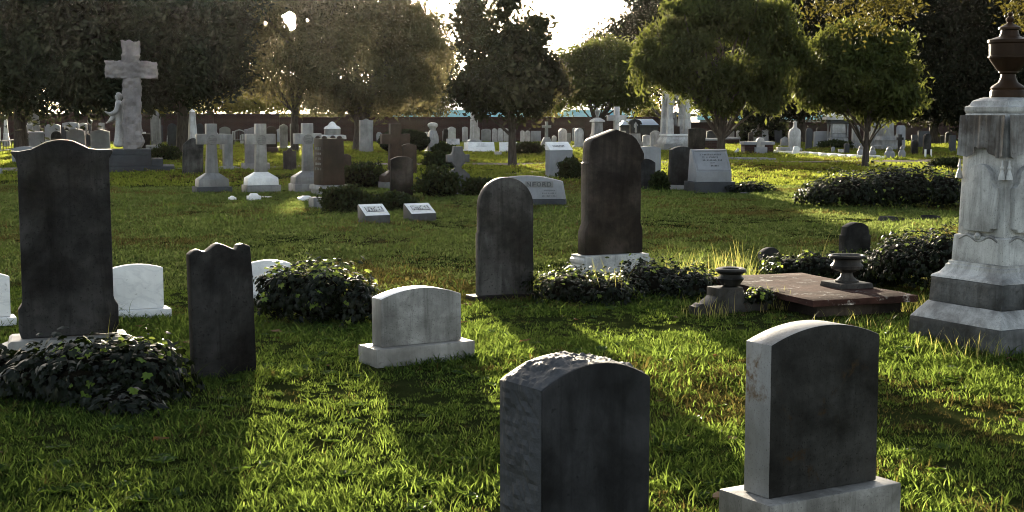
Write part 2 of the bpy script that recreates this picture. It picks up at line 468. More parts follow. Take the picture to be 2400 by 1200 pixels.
M["deadleaf"] = leaf_mat("fallen_brown_leaf", (0.1, 0.05, 0.022), (0.22, 0.13, 0.06), trans=0.3, tcol=(0.3, 0.15, 0.05), attr=False)
M["overhang"] = leaf_mat("hanging_green_leaves", (0.01736, 0.02083, 0.006076), (0.03472, 0.03472, 0.01042), trans=0.45, tcol=(0.1128, 0.09548, 0.01736))
M["marble_side"] = stone("lichen_spotted_marble", (0.34, 0.34, 0.34), (0.24, 0.24, 0.24), (0.05, 0.045, 0.04), 0.5, 0.3, lichen=(0.09, 0.05, 0.022), rough=0.45, bump=0.35, pit=(0.6, 0.7, 0.6, 110.0))
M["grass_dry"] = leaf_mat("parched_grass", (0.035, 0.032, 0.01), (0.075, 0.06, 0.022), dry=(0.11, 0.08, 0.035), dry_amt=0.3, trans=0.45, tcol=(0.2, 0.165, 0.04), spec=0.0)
M["weed"] = leaf_mat("broad_weed_leaves", (0.016, 0.04, 0.01), (0.04, 0.075, 0.018), trans=0.4, tcol=(0.2, 0.3, 0.03), rough=0.5, spec=0.15)
M["marble_cross"] = stone("mottled_marble", (0.34, 0.323, 0.2975), (0.238, 0.2227, 0.204), (0.085, 0.0765, 0.068), 0.7, 0.7, bump=0.3)
M["marble_shade"] = stone("grey_shaded_marble", (0.1, 0.1, 0.1), (0.07, 0.07, 0.07), (0.02, 0.019, 0.0175), 0.6, 0.7, bump=0.35, spec=0.2)
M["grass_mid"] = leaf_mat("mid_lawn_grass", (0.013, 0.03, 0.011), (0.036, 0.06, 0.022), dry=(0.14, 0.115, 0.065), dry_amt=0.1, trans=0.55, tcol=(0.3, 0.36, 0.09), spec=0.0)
M["marble_rusty"] = stone("rust_streaked_marble", (0.4, 0.4, 0.395), (0.2, 0.19, 0.18), (0.035, 0.022, 0.014), 0.85, 1.0, rough=0.5, bump=0.7, bscale=28.0, bdist=0.01, spec=0.2)
M["granite_grey"] = stone("dull_grey_stone", (0.12, 0.118, 0.12), (0.09, 0.088, 0.09), (0.035, 0.033, 0.032), 0.6, 0.7, bump=0.35, spec=0.15)
M["kerb_dark"] = stone("dark_mossy_kerb", (0.02, 0.02, 0.021), (0.035, 0.036, 0.036), (0.007, 0.007, 0.007), 0.8, 0.3, rough=0.95, bump=0.7, spec=0.0)
# ---------------------------------------------------------------- ground, path, walls, far buildings
def ground_z(x, y):
    return (0.034 * math.sin(x * 0.55 + 0.7 * math.sin(y * 0.31)) * math.sin(y * 0.47 + 1.3)
            + 0.012 * math.sin(x * 1.7 + y * 0.9) * math.sin(y * 1.9 - 0.4 * x)) * (1.0 if abs(x) < 60 and -5 < y < 100 else 0.0)

xs = [-2500, -900, -350, -150, -80] + [-60 + 0.6 * i for i in range(201)] + [80, 150, 350, 900, 2500]
ys = [-400, -120, -40, -12, -6] + [-5 + 0.6 * i for i in range(176)] + [120, 160, 260, 600, 1400, 3500]
gv = [(x, y, ground_z(x, y)) for y in ys for x in xs]
nx = len(xs)
gf = [(j * nx + i, j * nx + i + 1, (j + 1) * nx + i + 1, (j + 1) * nx + i) for j in range(len(ys) - 1) for i in range(nx - 1)]
gm = bpy.data.meshes.new("m")
gm.from_pydata(gv, [], gf)
for p in gm.polygons: p.use_smooth = True
tag(link("ground", gm, M["ground"]), "mown lawn of the graveyard running back to the brick wall", "ground", kind="structure")

PATH = [(-40, 41.5), (-20, 43.0), (-10, 44.6), (-0.7, 48.3), (4, 49.6), (9.5, 50.3), (16, 51.5), (40, 56)]
def path_y(x):
    for (x0, y0), (x1, y1) in zip(PATH, PATH[1:]):
        if x0 <= x <= x1: return y0 + (y1 - y0) * (x - x0) / (x1 - x0)
    return 999.0
pv, pf = [], []
for i in range(161):
    x = -40 + 0.5 * i
    yc = path_y(x)
    hw = 0.85 + 0.25 * mnoise.noise(Vector((x * 0.4, 0, 0)))
    for k in range(5):
        y = yc - hw + 2 * hw * k / 4
        pv.append((x, y, ground_z(x, y) + 0.024))
    if i:
        b = (i - 1) * 5
        pf += [(b + k, b + 5 + k, b + 6 + k, b + 1 + k) for k in range(4)]
pm_ = bpy.data.meshes.new("m"); pm_.from_pydata(pv, [], pf)
tag(link("gravel_path", pm_, M["path"]), "narrow pale gravel path crossing the lawn", "path", kind="structure")

def brick_wall(name, x0, x1, Y0, Y1, h, label, cope=0.07, piers=0):
    a, b = Vector((AT(x0, 300, Y0).x, Y0, 0)), Vector((AT(x1, 300, Y1).x, Y1, 0))
    L = (b - a).length
    yaw = math.atan2(b.y - a.y, b.x - a.x)
    parts = []
    bm = bmesh.new(); bm_box(bm, 0, L, -0.12, 0.12, -0.05, h - cope); parts.append(("brickwork", finish(bm), M["brick"]))
    bm = bmesh.new(); bm_box(bm, -0.02, L + 0.02, -0.17, 0.17, h - cope + 0.001, h, 0.0, 0.03); parts.append(("coping", finish(bm, 0.01), M["brick"]))
    for k in range(piers):
        x = L * (k + 0.5) / piers
        bm = bmesh.new(); bm_box(bm, x - 0.2, x + 0.2, -0.24, 0.24, -0.05, h + 0.06); bm_box(bm, x - 0.24, x + 0.24, -0.28, 0.28, h + 0.061, h + 0.14, 0.05, 0.05)
        parts.append(("pier", finish(bm, 0.01), M["brick"]))
    thing(name, label, "wall", (a.x, a.y, 0), math.degrees(yaw), parts)

brick_wall("brick_wall", -330, 655, 86, 88, 1.66, "long dark red brick wall behind the graves under the evergreens", piers=3)
brick_wall("brick_wall", 655, 1600, 88.2, 92, 1.47, "lower red brick wall behind the graves under the broad dark trees", piers=3)
brick_wall("brick_wall", 1602, 2750, 92.2, 100, 1.12, "lowest red brick wall behind the graves beneath the right-hand trees", piers=3)

# long low warehouse beyond the wall
p0 = AT(930, 260, 150); p1 = AT(1530, 260, 150)
L = p1.x - p0.x
parts = []
bm = bmesh.new(); bm_box(bm, 0, L, 0, 20, 0, 1.55); parts.append(("wall", finish(bm), M["granite"]))
bm = bmesh.new(); bm_box(bm, -0.4, L + 0.4, -0.5, -0.05, 1.25, 2.05); parts.append(("fascia", finish(bm, 0.02), M["teal"]))
bm = bmesh.new(); v = [bm.verts.new(c) for c in ((-0.5, -0.6, 2.051), (L + 0.5, -0.6, 2.051), (L + 0.5, 10, 3.6), (-0.5, 10, 3.6), (-0.5, -0.6, 2.0), (L + 0.5, -0.6, 2.0), (L + 0.5, 10, 3.5), (-0.5, 10, 3.5))]
for f in ((0, 1, 2, 3), (7, 6, 5, 4), (0, 4, 5, 1), (1, 5, 6, 2), (2, 6, 7, 3), (3, 7, 4, 0)): bm.faces.new([v[i] for i in f])
parts.append(("roof", finish(bm), M["white_roof"]))
for i in range(12):
    x = L * (i + 0.5) / 12
    bm = bmesh.new(); v = [bm.verts.new(c) for c in ((x - 0.06, -0.6, 2.055), (x + 0.06, -0.6, 2.055), (x + 0.06, 10, 3.604), (x - 0.06, 10, 3.604), (x - 0.03, -0.6, 2.12), (x + 0.03, -0.6, 2.12), (x + 0.03, 10, 3.67), (x - 0.03, 10, 3.67))]
    for f in ((4, 5, 6, 7), (0, 1, 5, 4), (1, 2, 6, 5), (2, 3, 7, 6), (3, 0, 4, 7)): bm.faces.new([v[k] for k in f])
    parts.append(("roof_seam", finish(bm), M["white_roof"], 2))
thing("warehouse", "low warehouse with white metal roof and teal fascia beyond the brick wall", "building", (p0.x, 150, 0), 0, parts)
# a second one further right
p0 = AT(1640, 260, 150); p1 = AT(1960, 260, 150); L = p1.x - p0.x
parts = []
bm = bmesh.new(); bm_box(bm, 0, L, 0, 16, 0, 1.3); parts.append(("wall", finish(bm), M["granite"]))
bm = bmesh.new(); bm_box(bm, -0.3, L + 0.3, -0.4, -0.05, 1.0, 1.75); parts.append(("fascia", finish(bm, 0.02), M["teal"]))
bm = bmesh.new(); bm_box(bm, -0.3, L + 0.3, -0.45, 9, 1.751, 2.9, 0, 0, 8.5); parts.append(("roof", finish(bm), M["white_roof"]))
thing("warehouse", "small white-roofed shed glimpsed between the right-hand tree trunks", "building", (p0.x, 150, 0), 0, parts)
# ---------------------------------------------------------------- lettering
def text_mesh(s, size, depth, spacing=1.0):
    cu = bpy.data.curves.new("lettering", 'FONT')
    cu.body = s; cu.size = size; cu.extrude = depth; cu.align_x = 'CENTER'; cu.align_y = 'CENTER'; cu.space_character = spacing
    cu.resolution_u = 3; cu.offset = size * 0.012
    o = bpy.data.objects.new("lettering", cu)
    COL.objects.link(o)
    dg = bpy.context.evaluated_depsgraph_get()
    me = bpy.data.meshes.new_from_object(o.evaluated_get(dg))
    bpy.data.objects.remove(o)
    bpy.data.curves.remove(cu)
    return me

def worn_line(w, h, depth, n, seed):
    """a line of lettering too worn to read: short upright and slanted strokes"""
    rd = random.Random(seed)
    bm = bmesh.new()
    x = -w / 2
    step = w / n
    for i in range(n):
        if rd.random() < 0.12:
            x += step; continue
        for _ in range(2):
            xx = x + rd.uniform(0.1, 0.6) * step
            k = rd.uniform(-0.15, 0.15) * step
            hh = h * rd.uniform(0.8, 1.0)
            t = step * 0.2
            bm_prism(bm, [(xx, -hh / 2), (xx + t, -hh / 2), (xx + t + k, hh / 2), (xx + k, hh / 2)], -depth, 0.001)
        zz = rd.choice((-0.4, 0.0, 0.4)) * h
        bm_prism(bm, [(x + 0.12 * step, zz), (x + 0.75 * step, zz), (x + 0.75 * step, zz + h * 0.14), (x + 0.12 * step, zz + h * 0.14)], -depth * 0.8, 0.001)
        x += step
    me = finish(bm, smooth=False)
    return me

def letters(word, size, depth, width, mat, parent, loc, rot):
    """one mesh for each letter, spread evenly over width along the line's own x axis"""
    n = len(word)
    m4 = Euler(rot).to_matrix()
    for i, ch in enumerate(word):
        me = text_mesh(ch, size, depth)
        o = link("letter", me, mat, parent=parent)
        off = m4 @ Vector((width * ((i + 0.5) / n - 0.5), 0, 0))
        place_part(o, Vector(loc) + off, rot)
        dx = max(v.co.x for v in me.vertices) - min(v.co.x for v in me.vertices)
        o.scale = (min(1.4, width / n * 0.82 / dx), 1, 1)

def place_part(o, loc, rot=(0, 0, 0)):
    o.location = loc; o.rotation_euler = rot

# ---------------------------------------------------------------- near headstones
# tall scroll-capped stone at the left
Y1 = G(161, 792, 0.2).y + 0.12
pts = pix_outline([(50, 790), (45, 770), (45, 723), (53, 711), (55, 700), (54, 393), (50, 372), (45, 365), (40, 359), (41, 354), (58, 355), (87, 350), (104, 342), (120, 334), (138, 329.5), (157, 328),
                   (172, 329), (187, 332), (204, 340), (222, 349), (245, 352), (275, 351), (278, 358), (273, 366), (268, 374), (270, 697), (273, 708), (281, 720), (281, 768), (275, 785)][::-1], 161, 790, Y1, 18)
bm = bmesh.new(); bm_prism(bm, pts, -0.07, 0.07); tab = finish(bm, 0.013)
for v in tab.vertices: v.co.z += 0.2
bw = 0.93
bm = bmesh.new()
bm_prism(bm, [(-bw / 2, -0.06), (bw / 2, -0.06), (bw / 2, 0.1), (bw / 2 - 0.03, 0.135), (bw / 2 - 0.07, 0.15), (bw / 2 - 0.08, 0.185), (bw / 2 - 0.1, 0.2), (-bw / 2 + 0.1, 0.2), (-bw / 2 + 0.08, 0.185), (-bw / 2 + 0.07, 0.15), (-bw / 2 + 0.03, 0.135), (-bw / 2, 0.1)], -0.19, 0.19)
roughen(bm, 0.006, 9, 2)
c1 = AT(161, 790, Y1)
thing("headstone", "tall blackened headstone with scrolled crest, on a pale moulded base in ivy", "headstone", (c1.x, Y1, 0), 18,
      [("tablet", tab, M["soot"]), ("base", finish(bm, 0.012), M["marble_cross"])], foot=(bw, 0.38))

# smaller dark stone with notched crest
Y2 = G(527, 893).y + 0.08
pts = pix_outline([(452, 925), (448, 708), (446, 592), (455, 585), (467, 581), (478, 586), (485, 587.5), (496, 580), (507, 572), (516, 568.5), (528, 573), (542, 580), (553, 585), (557, 584), (560, 575), (572, 572), (582, 575), (589, 579), (594, 650), (600, 925)][::-1], 525, 893, Y2, 28)
bm = bmesh.new(); bm_prism(bm, pts, -0.045, 0.045)
c2 = AT(525, 893, Y2)
thing("headstone", "narrow blackened headstone with notched wavy top, right of the tall ivy-covered stone", "headstone", (c2.x, Y2, 0), 28, [("tablet", finish(bm, 0.009), M["soot"])], foot=(0.42, 0.09))

def tablet_on_base(label, xy, yaw, w, h, rise, t, bw, bt, bh, mt, mb, name="headstone", sink=0.05, bev=0.006, tilt=(0, 0), top=None, side=None):
    bm = bmesh.new(); bm_prism(bm, [(x, z + bh) for x, z in outline(w, h, seg_top(rise / w), 18)], -t / 2, t / 2)
    tm = finish(bm, bev)
    if top:                                    # paler marble on top and end face: sky light put into the colour
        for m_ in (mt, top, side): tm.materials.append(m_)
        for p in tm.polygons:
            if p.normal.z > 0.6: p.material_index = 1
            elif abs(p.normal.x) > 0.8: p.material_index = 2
    bm = bmesh.new(); bm_box(bm, -bw / 2, bw / 2, -bt / 2, bt / 2, -sink, bh - 0.001); roughen(bm, 0.003, 8, 3)
    return thing(name, label, "headstone", (xy[0], xy[1], 0), yaw, [("tablet", tm, mt), ("base", finish(bm, 0.008), mb)], tilt=tilt, foot=(bw, bt))

def rect_center(fl, yaw, w, t):
    """centre of a w x t footprint whose front-left corner is fl"""
    th = R(yaw)
    return Vector((fl[0] + 0.5 * w * math.cos(th) - 0.5 * t * math.sin(th), fl[1] + 0.5 * w * math.sin(th) + 0.5 * t * math.cos(th), 0))

c = rect_center(G(883, 820, 0.13), 32, 0.76, 0.28)
tablet_on_base("short stained white marble headstone with curved top, alone in the lit grass", c, 32, 0.62, 0.385, 0.06, 0.14, 0.76, 0.28, 0.13, M["marble_old"], M["marble_cross"], top=M["marble"], side=M["marble_cross"])
c = rect_center(G(1805, 1186, 0.2), 31, 0.70, 0.31)
tablet_on_base("grimy marble headstone with curved white top, nearest stone at the right", c, 31, 0.575, 0.665, 0.06, 0.15, 0.70, 0.31, 0.2, M["marble_dirty"], M["marble_old"], bev=0.004, top=M["marble_old"], side=M["marble_side"])

# rough-edged dark granite in front
YF = G(1269, 916, 0.72).y
c = rect_center(G(1269, 916, 0.72), 35, 0.5, 0.26)
W9, H9 = 0.5, 0.72
bm = bmesh.new()
nyy = 20
prof = [(-W9 / 2, -0.05)] + [(-W9 / 2, -0.05 + (H9 + 0.05) * i / 44) for i in range(1, 45)] + [(W9 / 2 * (-1 + 2 * i / 44), H9 + 0.075 * (1 - (-1 + 2 * i / 44) ** 2)) for i in range(1, 45)] + [(W9 / 2, H9 - (H9 + 0.05) * i / 44) for i in range(1, 45)]
rows = []
def chip(q):
    f1 = mnoise.voronoi(q * 1.1)[0]
    f2 = mnoise.voronoi(q * 2.6 + Vector((3, 1, 7)))[0]
    return (f1[1] - f1[0]) * 0.5 + 0.35 * (f2[1] - f2[0]) + 0.5 * mnoise.noise(q * 0.6)
for j in range(nyy + 1):
    y = -0.13 + 0.26 * j / nyy
    row = []
    for i, (x, z) in enumerate(prof):
        a, b = prof[max(0, i - 1)], prof[min(len(prof) - 1, i + 1)]
        tx, tz = b[0] - a[0], b[1] - a[1]
        l = math.hypot(tx, tz) or 1
        nxx, nzz = -tz / l, tx / l
        e = min(1.0, j / 4, (nyy - j) / 4)
        q = Vector((x * 15, y * 9, z * 15))
        d = e * max(0.0, 0.003 + 0.034 * chip(q))
        row.append(bm.verts.new((x + nxx * d, y, z + nzz * d)))
    rows.append(row)
for a, b in zip(rows, rows[1:]):
    for i in range(len(prof) - 1): bm.faces.new((a[i], a[i + 1], b[i + 1], b[i]))
bm.faces.new(rows[-1])
edge_me = finish(bm, 0.0, smooth=False)
bm = bmesh.new()
bm_prism(bm, [(x * 0.997, z - 0.001) for x, z in prof][::-1], -0.136, -0.127)
face_me = finish(bm, 0.003)
thing("headstone", "dark granite headstone with rough hewn edges and curved top, cut by the bottom edge", "headstone", (c.x, c.y, 0), 35,
      [("face", face_me, M["granite_polished"]), ("hewn_edge", edge_me, M["granite_dark"])], foot=(0.5, 0.26))

# round-topped dark stone
Y6 = G(1186, 700).y + 0.1
w6 = 126 * Y6 / FPX / math.cos(R(25))
h6 = top_z(1186, 415, Y6)
pts = [(-w6 / 2 - 0.012, -0.05), (w6 / 2 + 0.004, -0.05), (w6 / 2 + 0.004, 0.32), (w6 / 2, 0.33)] + [(w6 / 2 * math.cos(a), h6 - w6 / 2 * 0.98 + w6 / 2 * 0.98 * math.sin(a)) for a in [math.pi * i / 26 for i in range(27)]] + [(-w6 / 2, 0.62), (-w6 / 2 - 0.012, 0.6)]
bm = bmesh.new(); bm_prism(bm, pts, -0.04, 0.04); tm = finish(bm, 0.013)
bm = bmesh.new(); bm_box(bm, -w6 / 2 - 0.08, w6 / 2 + 0.08, -0.11, 0.11, -0.05, 0.035); roughen(bm, 0.004, 8, 2)
c6 = AT(1184, 700, Y6)
thing("headstone", "tall round-topped dark stone in the middle of the lawn", "headstone", (c6.x, Y6, 0), 25, [("tablet", tm, M["soot_pale"]), ("base", finish(bm, 0.008), M["brown_dark"])], foot=(w6 + 0.1, 0.2))

# tall shouldered stone on pale moulding
Y7 = G(1430, 640).y + 0.2
pts = pix_outline([(1366, 594), (1366, 541), (1373, 522), (1372, 381), (1375, 378), (1376, 352), (1378, 334), (1384, 325), (1393, 321), (1402, 317), (1438, 303), (1474, 316), (1484, 325), (1492, 338), (1503, 360), (1503, 372), (1496, 382), (1496, 522), (1501, 541), (1501, 594)][::-1], 1433, 594, Y7, 25)
bm = bmesh.new(); bm_prism(bm, pts, -0.085, 0.085); tm = finish(bm, 0.014)
zb = top_z(1433, 594, Y7)
for v in tm.vertices: v.co.z += zb
bw = 170 * Y7 / FPX / math.cos(R(25)) * 0.97
bm = bmesh.new()
bm_prism(bm, [(-bw / 2, -0.05), (bw / 2, -0.05), (bw / 2, 0.07), (bw / 2 - 0.02, 0.072), (bw / 2 - 0.02, zb - 0.1), (bw / 2 - 0.005, zb - 0.08), (bw / 2 - 0.005, zb - 0.045), (bw / 2 - 0.03, zb - 0.03), (bw / 2 - 0.02, zb - 0.002),
              (-bw / 2 + 0.02, zb - 0.002), (-bw / 2 + 0.03, zb - 0.03), (-bw / 2 + 0.005, zb - 0.045), (-bw / 2 + 0.005, zb - 0.08), (-bw / 2 + 0.02, zb - 0.1), (-bw / 2 + 0.02, 0.072), (-bw / 2, 0.07)], -0.16, 0.16)
c7 = AT(1430, 594, Y7)
thing("headstone", "tall dark brown stone with gabled shouldered top on a white moulded base", "headstone", (c7.x, Y7, 0), 25, [("tablet", tm, M["brown_dark"]), ("base", finish(bm, 0.01), M["marble_mon"])], foot=(bw, 0.32))

# white marble stones behind the tall left one
def white_stone(label, xl, xr, yb, yt, yaw=26, t=0.08, basew=1.22):
    c, w = fit(xl, xr, yb - 8, yaw, t)
    h = top_z((xl + xr) / 2, yt, c.y)
    return tablet_on_base(label, c, yaw, w, h - 0.06, 0.035, t, w * basew, 0.22, 0.06, M["marble"], M["marble"])
white_stone("bright white marble headstone peeking out behind the tall blackened stone", 254, 386, 752, 619)
white_stone("white marble headstone cut off by the left edge of the picture", -85, 27, 772, 639)
white_stone("white marble headstone half hidden behind the ivy mound", 575, 684, 705, 609, 22)

# ---------------------------------------------------------------- draped urn monument at the right
def square_frusta(bm, levels):
    """levels: (half side, z) -> one stacked square solid"""
    bm_lathe(bm, levels, square=True)
YM = 10.75
cm = AT(2349, 600, YM)
parts = []
for nm, prof_, mk in (("plinth", [(0.475, -0.08), (0.462, 0.17)], "marble_black"), ("plinth_slope", [(0.46, 0.1705), (0.375, 0.285), (0.37, 0.29)], "marble_mon"),  # dark upright courses, pale slopes: staining plus sky light put into the colour
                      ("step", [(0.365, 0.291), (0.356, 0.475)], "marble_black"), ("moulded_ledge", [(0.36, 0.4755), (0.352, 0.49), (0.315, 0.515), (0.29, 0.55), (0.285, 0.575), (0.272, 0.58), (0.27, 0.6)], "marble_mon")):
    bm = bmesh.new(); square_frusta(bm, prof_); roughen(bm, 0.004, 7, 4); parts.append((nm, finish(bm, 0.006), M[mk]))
bm = bmesh.new(); square_frusta(bm, [(0.255, 0.601), (0.248, 0.79), (0.24, 0.8)]); roughen(bm, 0.003, 7, 4); parts.append(("die_base", finish(bm, 0.008), M["marble_mon"]))
bm = bmesh.new(); square_frusta(bm, [(0.226, 0.801), (0.206, 1.69), (0.2, 1.70)]); roughen(bm, 0.003, 7, 5); die = finish(bm, 0.008); parts.append(("die", die, M["marble_mon"]))
bm = bmesh.new(); square_frusta(bm, [(0.206, 1.701), (0.212, 1.715), (0.212, 1.745), (0.19, 1.755), (0.175, 1.79), (0.135, 1.81), (0.12, 1.815)]); roughen(bm, 0.003, 7, 3); parts.append(("cap", finish(bm, 0.006), M["marble_mon"]))
# carved panels, drapery and tassels on the two faces in view
for face in (0, 1):
    rz = Matrix.Rotation(-math.pi / 2 if face else 0, 4, 'Z')     # front, then the left face
    def on_face(bm, tiltx):
        bmesh.ops.transform(bm, matrix=rz @ Matrix.Translation((0, -0.226, 0.8)) @ Matrix.Rotation(-tiltx, 4, 'X'), verts=bm.verts)
    tl = math.atan2(0.02, 0.89)
    bm = bmesh.new()
    q = [(-0.165, 0.06), (-0.14, 0.06), (-0.125, 0.035), (0.125, 0.035), (0.14, 0.06), (0.165, 0.06), (0.165, 0.36), (0.145, 0.37), (0.12, 0.40)] + [(0.115 * math.cos(a), 0.42 + 0.11 * math.sin(a)) for a in [math.pi * i / 12 for i in range(13)]] + [(-0.12, 0.40), (-0.145, 0.37), (-0.165, 0.36)]
    bm_prism(bm, q, -0.046, 0.03); on_face(bm, tl); parts.append(("panel", finish(bm, 0.008), M["marble_mon"]))
    bm = bmesh.new()                                               # drapery: folded cloth hanging from the top
    ncol = 40
    zt = 0.885
    def hem(u):
        return 0.54 + 0.05 * abs(u) if abs(u) > 0.62 else (0.58 + 0.055 * (1 - abs(u) / 0.62) if abs(u) > 0.28 else 0.66 - 0.02 * math.cos(u * 5))
    rows_ = []
    for j in range(9):
        row = []
        for i in range(ncol + 1):
            u = -1 + 2 * i / ncol
            zz = zt - (zt - hem(u)) * j / 8
            fold = 0.02 * (0.5 + 0.5 * math.cos(u * 19)) * (0.35 + 0.65 * j / 8) + (0.03 if abs(u) < 0.3 else 0.0) + (0.02 if abs(u) > 0.75 else 0)
            row.append(bm.verts.new((u * 0.222, -0.012 - fold, zz)))
        rows_.append(row)
    for a, b in zip(rows_, rows_[1:]):
        for i in range(ncol): bm.faces.new((a[i], b[i], b[i + 1], a[i + 1]))
    bmesh.ops.solidify(bm, geom=bm.faces[:], thickness=-0.03)
    on_face(bm, tl); parts.append(("drapery", finish(bm, 0.0, angle=50), M["marble_rusty"]))
    for s in (-1, 1):
        bm = bmesh.new(); bm_lathe(bm, [(0.006, 0.56), (0.008, 0.52), (0.014, 0.51), (0.014, 0.5), (0.01, 0.49), (0.024, 0.44), (0.026, 0.42)][::-1], 10, s * 0.21, -0.03); on_face(bm, tl)
        parts.append(("tassel", finish(bm), M["marble_mon"]))
    bm = bmesh.new()                                               # swag and ball below the panel
    pt = [(x, -0.012, -0.02 - 0.02 * math.cos(x * 28)) for x in np.linspace(-0.19, 0.19, 15)]
    bm_tube(bm, pt, [0.014] * 15, 8); bm_lathe(bm, [(0.004, -0.03), (0.02, -0.018), (0.026, 0.0), (0.02, 0.018), (0.004, 0.03)], 12, 0.0, -0.025); on_face(bm, 0)
    parts.append(("swag", finish(bm), M["marble_mon"]))
mon = thing("urn_monument", "weathered marble monument with carved drapery and a rust brown urn", "monument", (cm.x, YM, 0), 27, parts, foot=(0.95, 0.95))
bm = bmesh.new()
bm_lathe(bm, [(0.125, 1.816), (0.125, 1.86), (0.118, 1.87), (0.122, 1.885), (0.11, 1.9), (0.07, 1.925), (0.055, 1.96), (0.052, 1.985), (0.07, 1.995), (0.07, 2.005), (0.085, 2.02), (0.13, 2.08), (0.14, 2.1), (0.148, 2.105), (0.148, 2.115), (0.14, 2.12), (0.143, 2.205), (0.153, 2.215), (0.153, 2.235), (0.12, 2.245), (0.075, 2.26), (0.065, 2.28), (0.06, 2.305)], 36)
urn = link("urn", finish(bm, 0, angle=40), M["rust"], parent=mon)
bm = bmesh.new()
bm_lathe(bm, [(0.062, 2.306), (0.08, 2.312), (0.078, 2.325), (0.04, 2.345), (0.022, 2.355), (0.018, 2.362), (0.028, 2.375), (0.03, 2.388), (0.02, 2.4), (0.012, 2.406), (0.019, 2.416), (0.019, 2.426), (0.008, 2.436)], 28)
link("lid", finish(bm, 0, angle=40), M["rust"], parent=urn)

# ---------------------------------------------------------------- ledger tomb with stone urn, broken urn
YL = 12.85
cl = G(1950, 664, 0.24)
LW, LD = 1.02, 1.85
corner = G(1906, 706, 0.17)
cl = rect_center(corner, 20, LW, LD)
bm = bmesh.new(); bm_box(bm, -LW / 2, LW / 2, -LD / 2, LD / 2, 0.12, 0.175); roughen(bm, 0.008, 7, 6); sl = finish(bm, 0.018)
bm = bmesh.new(); bm_box(bm, -LW / 2 + 0.1, LW / 2 - 0.1, -LD / 2 + 0.1, LD / 2 - 0.1, -0.05, 0.119); bs = finish(bm, 0.01)
thing("ledger_tomb", "low box tomb topped by a lichen-spotted brown slab carrying a dark urn", "tomb", (cl.x, cl.y, 0), 20, [("slab", sl, M["ledger"]), ("box", bs, M["brown_dark"])], foot=(LW, LD))
cu_ = G(1984, 672, 0.175)
bm = bmesh.new(); bm_box(bm, -0.17, 0.17, -0.17, 0.17, 0.0, 0.045, 0.01, 0.01); pb = finish(bm, 0.006)
bm = bmesh.new()
bm_lathe(bm, [(0.105, 0.046), (0.105, 0.06), (0.09, 0.065), (0.06, 0.09), (0.05, 0.12), (0.055, 0.13), (0.09, 0.145), (0.135, 0.165), (0.142, 0.19), (0.125, 0.21), (0.112, 0.235), (0.115, 0.25), (0.155, 0.262), (0.16, 0.275), (0.15, 0.285), (0.13, 0.284), (0.11, 0.25), (0.08, 0.2), (0.01, 0.19)], 36)
thing("urn", "dark open stone urn on a square foot standing on the brown tomb slab", "urn", (cu_.x, cu_.y, 0.174), 20, [("bowl", finish(bm, 0, angle=40), M["soot_pale"]), ("foot", pb, M["soot"])])

cb = G(1718, 738); cb.y += 0.16
parts = []
pts = pix_outline([(1652, 742), (1652, 722), (1660, 710), (1672, 702), (1676, 698), (1676, 676), (1733, 676), (1735, 690), (1745, 698), (1765, 704), (1793, 707), (1795, 742)][::-1], 1718, 738, cb.y, 24)
bm = bmesh.new(); bm_prism(bm, pts, -0.1, 0.1); parts.append(("scrolled_base", finish(bm, 0.01), M["marble_dirty"]))
bm = bmesh.new(); bm_lathe(bm, [(0.06, 0.226), (0.075, 0.235), (0.1, 0.27), (0.115, 0.295), (0.095, 0.315), (0.092, 0.33), (0.12, 0.345), (0.132, 0.36), (0.128, 0.375), (0.105, 0.385), (0.075, 0.378), (0.06, 0.345), (0.02, 0.33)], 36); parts.append(("bowl", finish(bm, 0, angle=40), M["marble_dirty"]))
thing("urn", "squat pale urn on a broken scroll base among ivy, left of the tomb slab", "urn", (cb.x, cb.y, 0), 24, parts, foot=(0.5, 0.2))
c, w = fit(1614, 1662, 742, 24, 0.12)
bm = bmesh.new(); bm_prism(bm, outline(w, 0.125, ogee_top(0.2, 0.9), 10), -0.06, 0.06); roughen(bm, 0.006, 12, 1)
thing("footstone", "small pale stone block lying against the broken urn base", "footstone", (c.x, c.y, -0.02), 24, [("block", finish(bm, 0.006), M["marble_dirty"])], foot=(w, 0.12))

# small dark stones behind the tomb
c, w = fit(1964, 2041, 600, 25, 0.13)
h = top_z(2000, 515, c.y)
bm = bmesh.new(); bm_prism(bm, outline(w, h, shoulder_top(0.3, 0.8), 20), -0.06, 0.06)
thing("headstone", "small dark round-shouldered stone standing behind the dark urn", "headstone", (c.x, c.y, -0.03), 25, [("tablet", finish(bm, 0.01), M["soot"])], foot=(w, 0.13))
c, w = fit(1770, 1830, 625, 25, 0.12)
bm = bmesh.new(); bm_prism(bm, outline(w, 0.24, seg_top(0.3), 12), -0.05, 0.05); roughen(bm, 0.004, 12, 0)
thing("headstone", "small dark stone leaning over in grass behind the tomb slab", "headstone", (c.x, c.y, -0.03), 25, [("tablet", finish(bm, 0.01), M["soot"])], tilt=(-4, 12), foot=(w, 0.1))
# sunken kerb blocks
for (xl, xr, yb, yt, lab) in ((2052, 2112, 522, 492, "dark sunken kerb block sloping into the grass below the ivy bank"), (2112, 2170, 520, 502, "low flat dark kerb stone between two higher kerb blocks"), (2150, 2212, 520, 490, "dark kerb block with squared end beside the urn monument")):
    c, w = fit(xl, xr, yb, 10, 0.3)
    bm = bmesh.new(); bm_box(bm, -w / 2, w / 2, -0.15, 0.15, -0.04, 0.6 * top_z(xl, yt + 6, c.y), 0.05 if yt < 495 else 0.0, 0.02); roughen(bm, 0.005, 8, 2)
    thing("kerb_stone", lab, "kerb", (c.x, c.y, 0), 10, [("block", finish(bm, 0.012), M["kerb_dark"])], foot=(w, 0.3))
